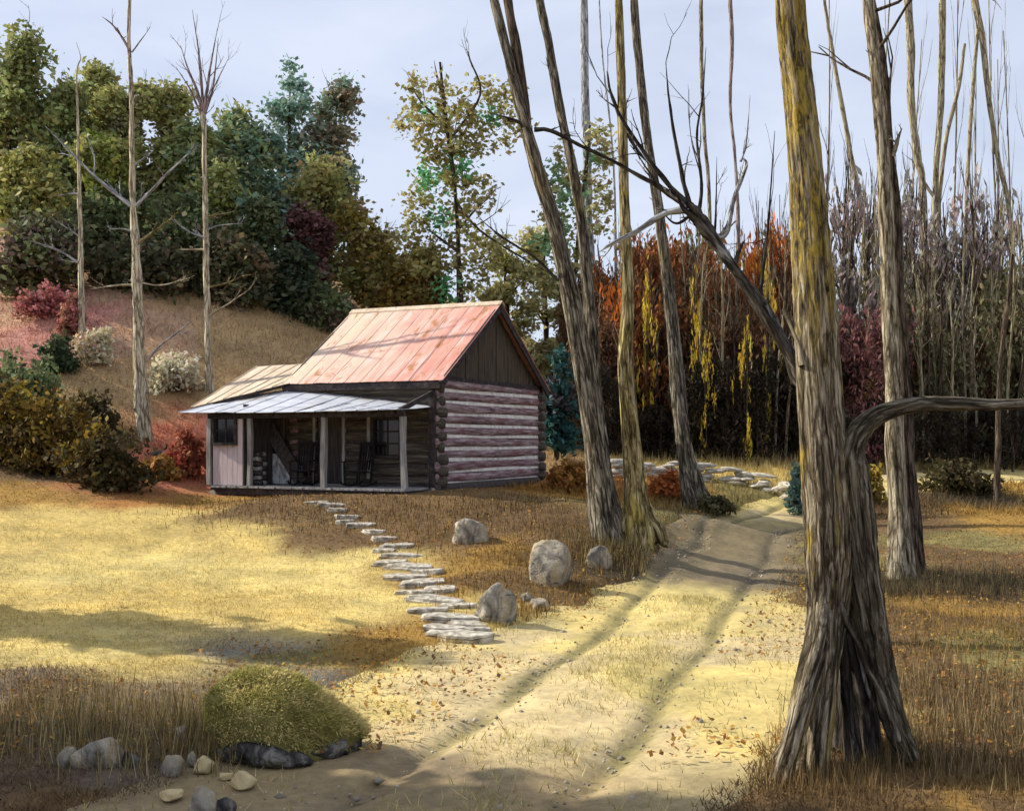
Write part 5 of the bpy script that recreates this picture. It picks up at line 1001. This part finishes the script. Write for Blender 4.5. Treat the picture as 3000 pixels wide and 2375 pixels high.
# sparse grass on the middle strip of the road
q = rr.integers(0, len(rx), 70000); o_ = np.where(rr.random(70000) < .7, rr.normal(0, .28, 70000), rr.choice([-1,1], 70000)*rr.uniform(1.05, 2.7, 70000)); x = rx[q]+nxn[q]*o_+rr.normal(0,.05,70000); y = ry[q]+nyn[q]*o_+rr.normal(0,.08,70000); k = (y < 33) & (fbm(x*.9, y*.9, 53, 3) > rr.uniform(.38,.6,len(x))) & (y < 18.5); x, y = x[k], y[k]
blades('road_grass', x, y, .03, .13, .006, 'thin straw grass on the strip between the wheel ruts', 'grass', .5, colf=lambda x, y, r2: np.array([(.52,.43,.17),(.40,.34,.12),(.30,.27,.10),(.58,.48,.22)])[r2.integers(0,4,len(x))], seed=3, zoff=-.04)
# tall dry weeds
def weeds(name, label, spots, n, hmin, hmax, cols, seed, wd=.005):
    X = []; Y = []
    r2 = rng(seed)
    for px, py, rad in spots:
        g = G(px, py); X.append(g.x+r2.normal(0, rad, n)); Y.append(g.y+r2.normal(0, rad*1.1, n))
    X = np.concatenate(X); Y = np.concatenate(Y); cols = np.array(cols)
    k = road_d(X, Y) > np.minimum(1.9, rwid(X, Y)-.25); X, Y = X[k], Y[k]
    return blades(name, X, Y, hmin, hmax, wd, label, 'weeds', .16, colf=lambda x, y, r: cols[r.integers(0, len(cols), len(x))], seed=seed+1)
WC = [(.20,.14,.055),(.30,.22,.09),(.13,.09,.045),(.42,.33,.16),(.17,.15,.06)]
weeds('tall_weeds', 'tall brown weeds in the shade at the left foreground edge', [(30,715,.5),(75,712,.45),(110,715,.4),(150,722,.4),(20,740,.5),(60,735,.5),(90,748,.3),(140,758,.3)], 260, .12, .42, WC, 400)
weeds('tall_weeds', 'ochre weed stalks standing at the left flank of the mossy mound', [(192,740,.14),(200,748,.12),(210,752,.12),(186,720,.2),(175,725,.2)], 120, .18, .5, WC, 401)
weeds('tall_weeds', 'short weed stalks in front of the dark boulder', [(232,770,.1),(256,772,.12),(275,770,.1)], 50, .1, .28, WC, 402)
weeds('tall_weeds', 'dense brown reeds right of the biggest tree roots', [(930,700,.5),(960,690,.6),(1000,690,.6),(940,740,.4),(980,730,.5),(1015,735,.4),(905,760,.2),(1000,770,.3)], 420, .1, .34, [(.16,.105,.045),(.22,.15,.065),(.10,.07,.035),(.34,.27,.15)], 403)
weeds('tall_weeds', 'ochre reeds in the band of grass below the tall pale trunk', [(910,620,.7),(950,625,.8),(990,622,.8),(1015,630,.6),(930,650,.7),(980,655,.7)], 420, .07, .26, [(.34,.22,.06),(.24,.155,.055),(.14,.10,.045)], 404)
weeds('tall_weeds', 'dark grass added for the shaded strip behind the tall pale trunk', [(920,578,.8),(950,576,.9),(980,576,.9),(1015,578,.9),(890,590,.5),(930,586,.6),(970,586,.6),(1010,588,.6)], 700, .1, .3, [(.07,.055,.03),(.12,.09,.05),(.2,.16,.08)], 405)  # dark blades added to deepen the painted shade band
weeds('tall_weeds', 'reddish stalks at the outer foot of the left root of the biggest tree', [(770,735,.12),(776,745,.1)], 50, .12, .4, [(.28,.15,.07),(.36,.25,.12)], 406, .004)
weeds('tall_weeds', 'brown grass growing between the roots of the biggest tree', [(790,775,.18),(815,785,.2),(840,780,.2),(870,765,.2),(900,755,.2),(775,785,.12),(850,795,.25)], 240, .06, .26, [(.2,.13,.055),(.3,.2,.08),(.12,.08,.04)], 413, .004)
weeds('tall_weeds', 'straw tufts between the trunk feet and the stone wall', [(660,505,1.2),(700,500,1.2),(740,505,1.0),(770,512,.8),(640,530,.6),(600,545,.5),(620,560,.4)], 300, .12, .36, [(.30,.23,.08),(.18,.13,.05),(.4,.32,.14)], 407, .008)
weeds('tall_weeds', 'pale grass at the foot of the dark woods', [(650,458,2.0),(700,458,2.0),(750,460,2.0),(790,462,1.5),(920,464,2.0),(980,466,2.0)], 700, .2, .6, [(.45,.36,.18),(.32,.24,.1),(.2,.14,.07)], 408, .014)
weeds('tall_weeds', 'brown grass along the bank in front of the porch', [(230,506,.9),(280,510,.9),(330,512,.8),(380,512,.8),(430,510,.8),(480,510,.7),(520,505,.6),(550,530,.6)], 420, .06, .24, [(.10,.062,.026),(.17,.105,.035),(.07,.045,.02)], 409, .008)
weeds('tall_weeds', 'orange-brown brush around the boulders on the bank', [(420,540,.8),(450,535,.7),(500,550,.7),(530,560,.5),(480,585,.5),(570,560,.5),(575,590,.5),(520,610,.4)], 360, .06, .25, [(.30,.165,.035),(.16,.095,.03),(.40,.23,.045),(.08,.052,.024)], 410, .007)
weeds('tall_weeds', 'dark tangled weeds round the feet of the leaning and golden trunks', [(585,550,.5),(610,552,.5),(630,560,.4),(655,548,.5),(675,540,.6),(690,522,.7),(715,515,.7),(640,535,.6)], 420, .1, .34, [(.06,.045,.025),(.10,.075,.04),(.17,.13,.06)], 411, .007)
weeds('tall_weeds', 'scrubby weeds darkened for the shaded strip at the foot of the tall pale trunk', [(880,592,.4),(900,594,.5),(930,592,.5),(960,592,.6),(1000,594,.6)], 500, .08, .26, [(.05,.04,.022),(.09,.065,.035),(.14,.1,.05)], 412, .006)  # dark scrub colours stand in for the shade band here too
# gravel
q = rr.integers(0, len(rx), 5200); o_ = rr.normal(0, 1.0, 5200); x = rx[q]+nxn[q]*o_+rr.normal(0,.05,5200); y = ry[q]+nyn[q]*o_+rr.normal(0,.08,5200); k = (y > 6) & (y < 30); x, y = x[k], y[k]; n = len(x); r2 = rng(21)
z = T0(x, y)-.05; s_ = r2.uniform(.008,.028,n)*np.where(r2.random(n) < .06, 2.0, 1); oct_ = np.array([(1,0,0),(0,1,0),(-1,0,0),(0,-1,0),(0,0,.8),(0,0,-.6)]); V = np.stack([x,y,z],1)[:,None]+oct_[None]*s_[:,None,None]*r2.uniform(.6,1.2,(n,6,1))
f0 = np.array([(0,1,4),(1,2,4),(2,3,4),(3,0,4),(1,0,5),(2,1,5),(3,2,5),(0,3,5)]); Fq = (f0[None]+(np.arange(n)*6)[:,None,None]).reshape(-1,3); cc = np.array((.42,.37,.29))*r2.uniform(.45,1.3,(n,1))
tag(obj('gravel', mesh('gravel', V.reshape(-1,3), Fq, MT['blade'], False, np.repeat(cc,6,0))), 'loose gravel on the dirt road', 'gravel', kind='stuff')
# fallen leaves
x, y = scatter(26000, 9, 32, 1.1, .5); gc = ground_col(x, y); k = (gc[:,0] < .36) & ~in_cabin(x, y) & (road_d(x, y) > 1.0); x, y = x[k], y[k]; n = len(x); r2 = rng(12)
a = r2.uniform(0, 6.28, n); s_ = r2.uniform(.016,.036,n); z = T0(x, y)+r2.uniform(.01,.05,n); u = np.stack([np.cos(a)*s_, np.sin(a)*s_, r2.normal(0,.35,n)*s_],1); v = np.stack([-np.sin(a)*s_*.6, np.cos(a)*s_*.6, r2.normal(0,.35,n)*s_],1); p = np.stack([x,y,z],1)
V = np.stack([p-u,p+v,p+u,p-v],1).reshape(-1,3); cc = np.array([(.40,.19,.04),(.26,.13,.05),(.48,.30,.07),(.18,.10,.05)])[r2.integers(0,4,n)]
tag(obj('fallen_leaves', mesh('fallen_leaves', V, np.arange(4*n).reshape(-1,4), MT['leaf'], False, np.repeat(cc,4,0))), 'fallen brown and orange leaves on the banks', 'leaves', kind='stuff')

# ------------------------------------------------------------------ trees outside the picture on the left whose shade falls across the foreground
def shade_tree(x, y, h, hw, seed, label):
    z = T1(x, y); root = thing('shade_tree', label, 'tree', (x, y, z)); cl = crown_clumps(0,0,hw,h*.32,60,seed); cl[:,2] += h*.68
    V, Fq, K = leaves(cl, [(.6,.6,.5)]*60, [34]*60, .3, OL, OC, seed); obj('crown', mesh('crown', V, Fq, MT['leaf'], False, K), root)
    tobj('trunk', tube([(0,0,-.2),(.1,0,h*.3),(0,.1,h*.6),(0,0,h*.9)], [.3,.24,.16,.04], 10, .08, seed), MT['bark_grey'], root)
shade_tree(-9.9, 10.0, 7.6, 1.6, 901, 'leafy tree beside the road left of the view, shading the foreground')
shade_tree(-8.7, 10.0, 8.8, 1.3, 902, 'leafy tree left of the viewer, shading the near end of the road')
shade_tree(-12.0, 16.5, 7.0, 1.0, 903, 'narrow tree left of the field casting a band of shade')
print('objects', len(bpy.data.objects), 'tris', sum(len(o.data.polygons) for o in bpy.data.objects if o.type == 'MESH'))
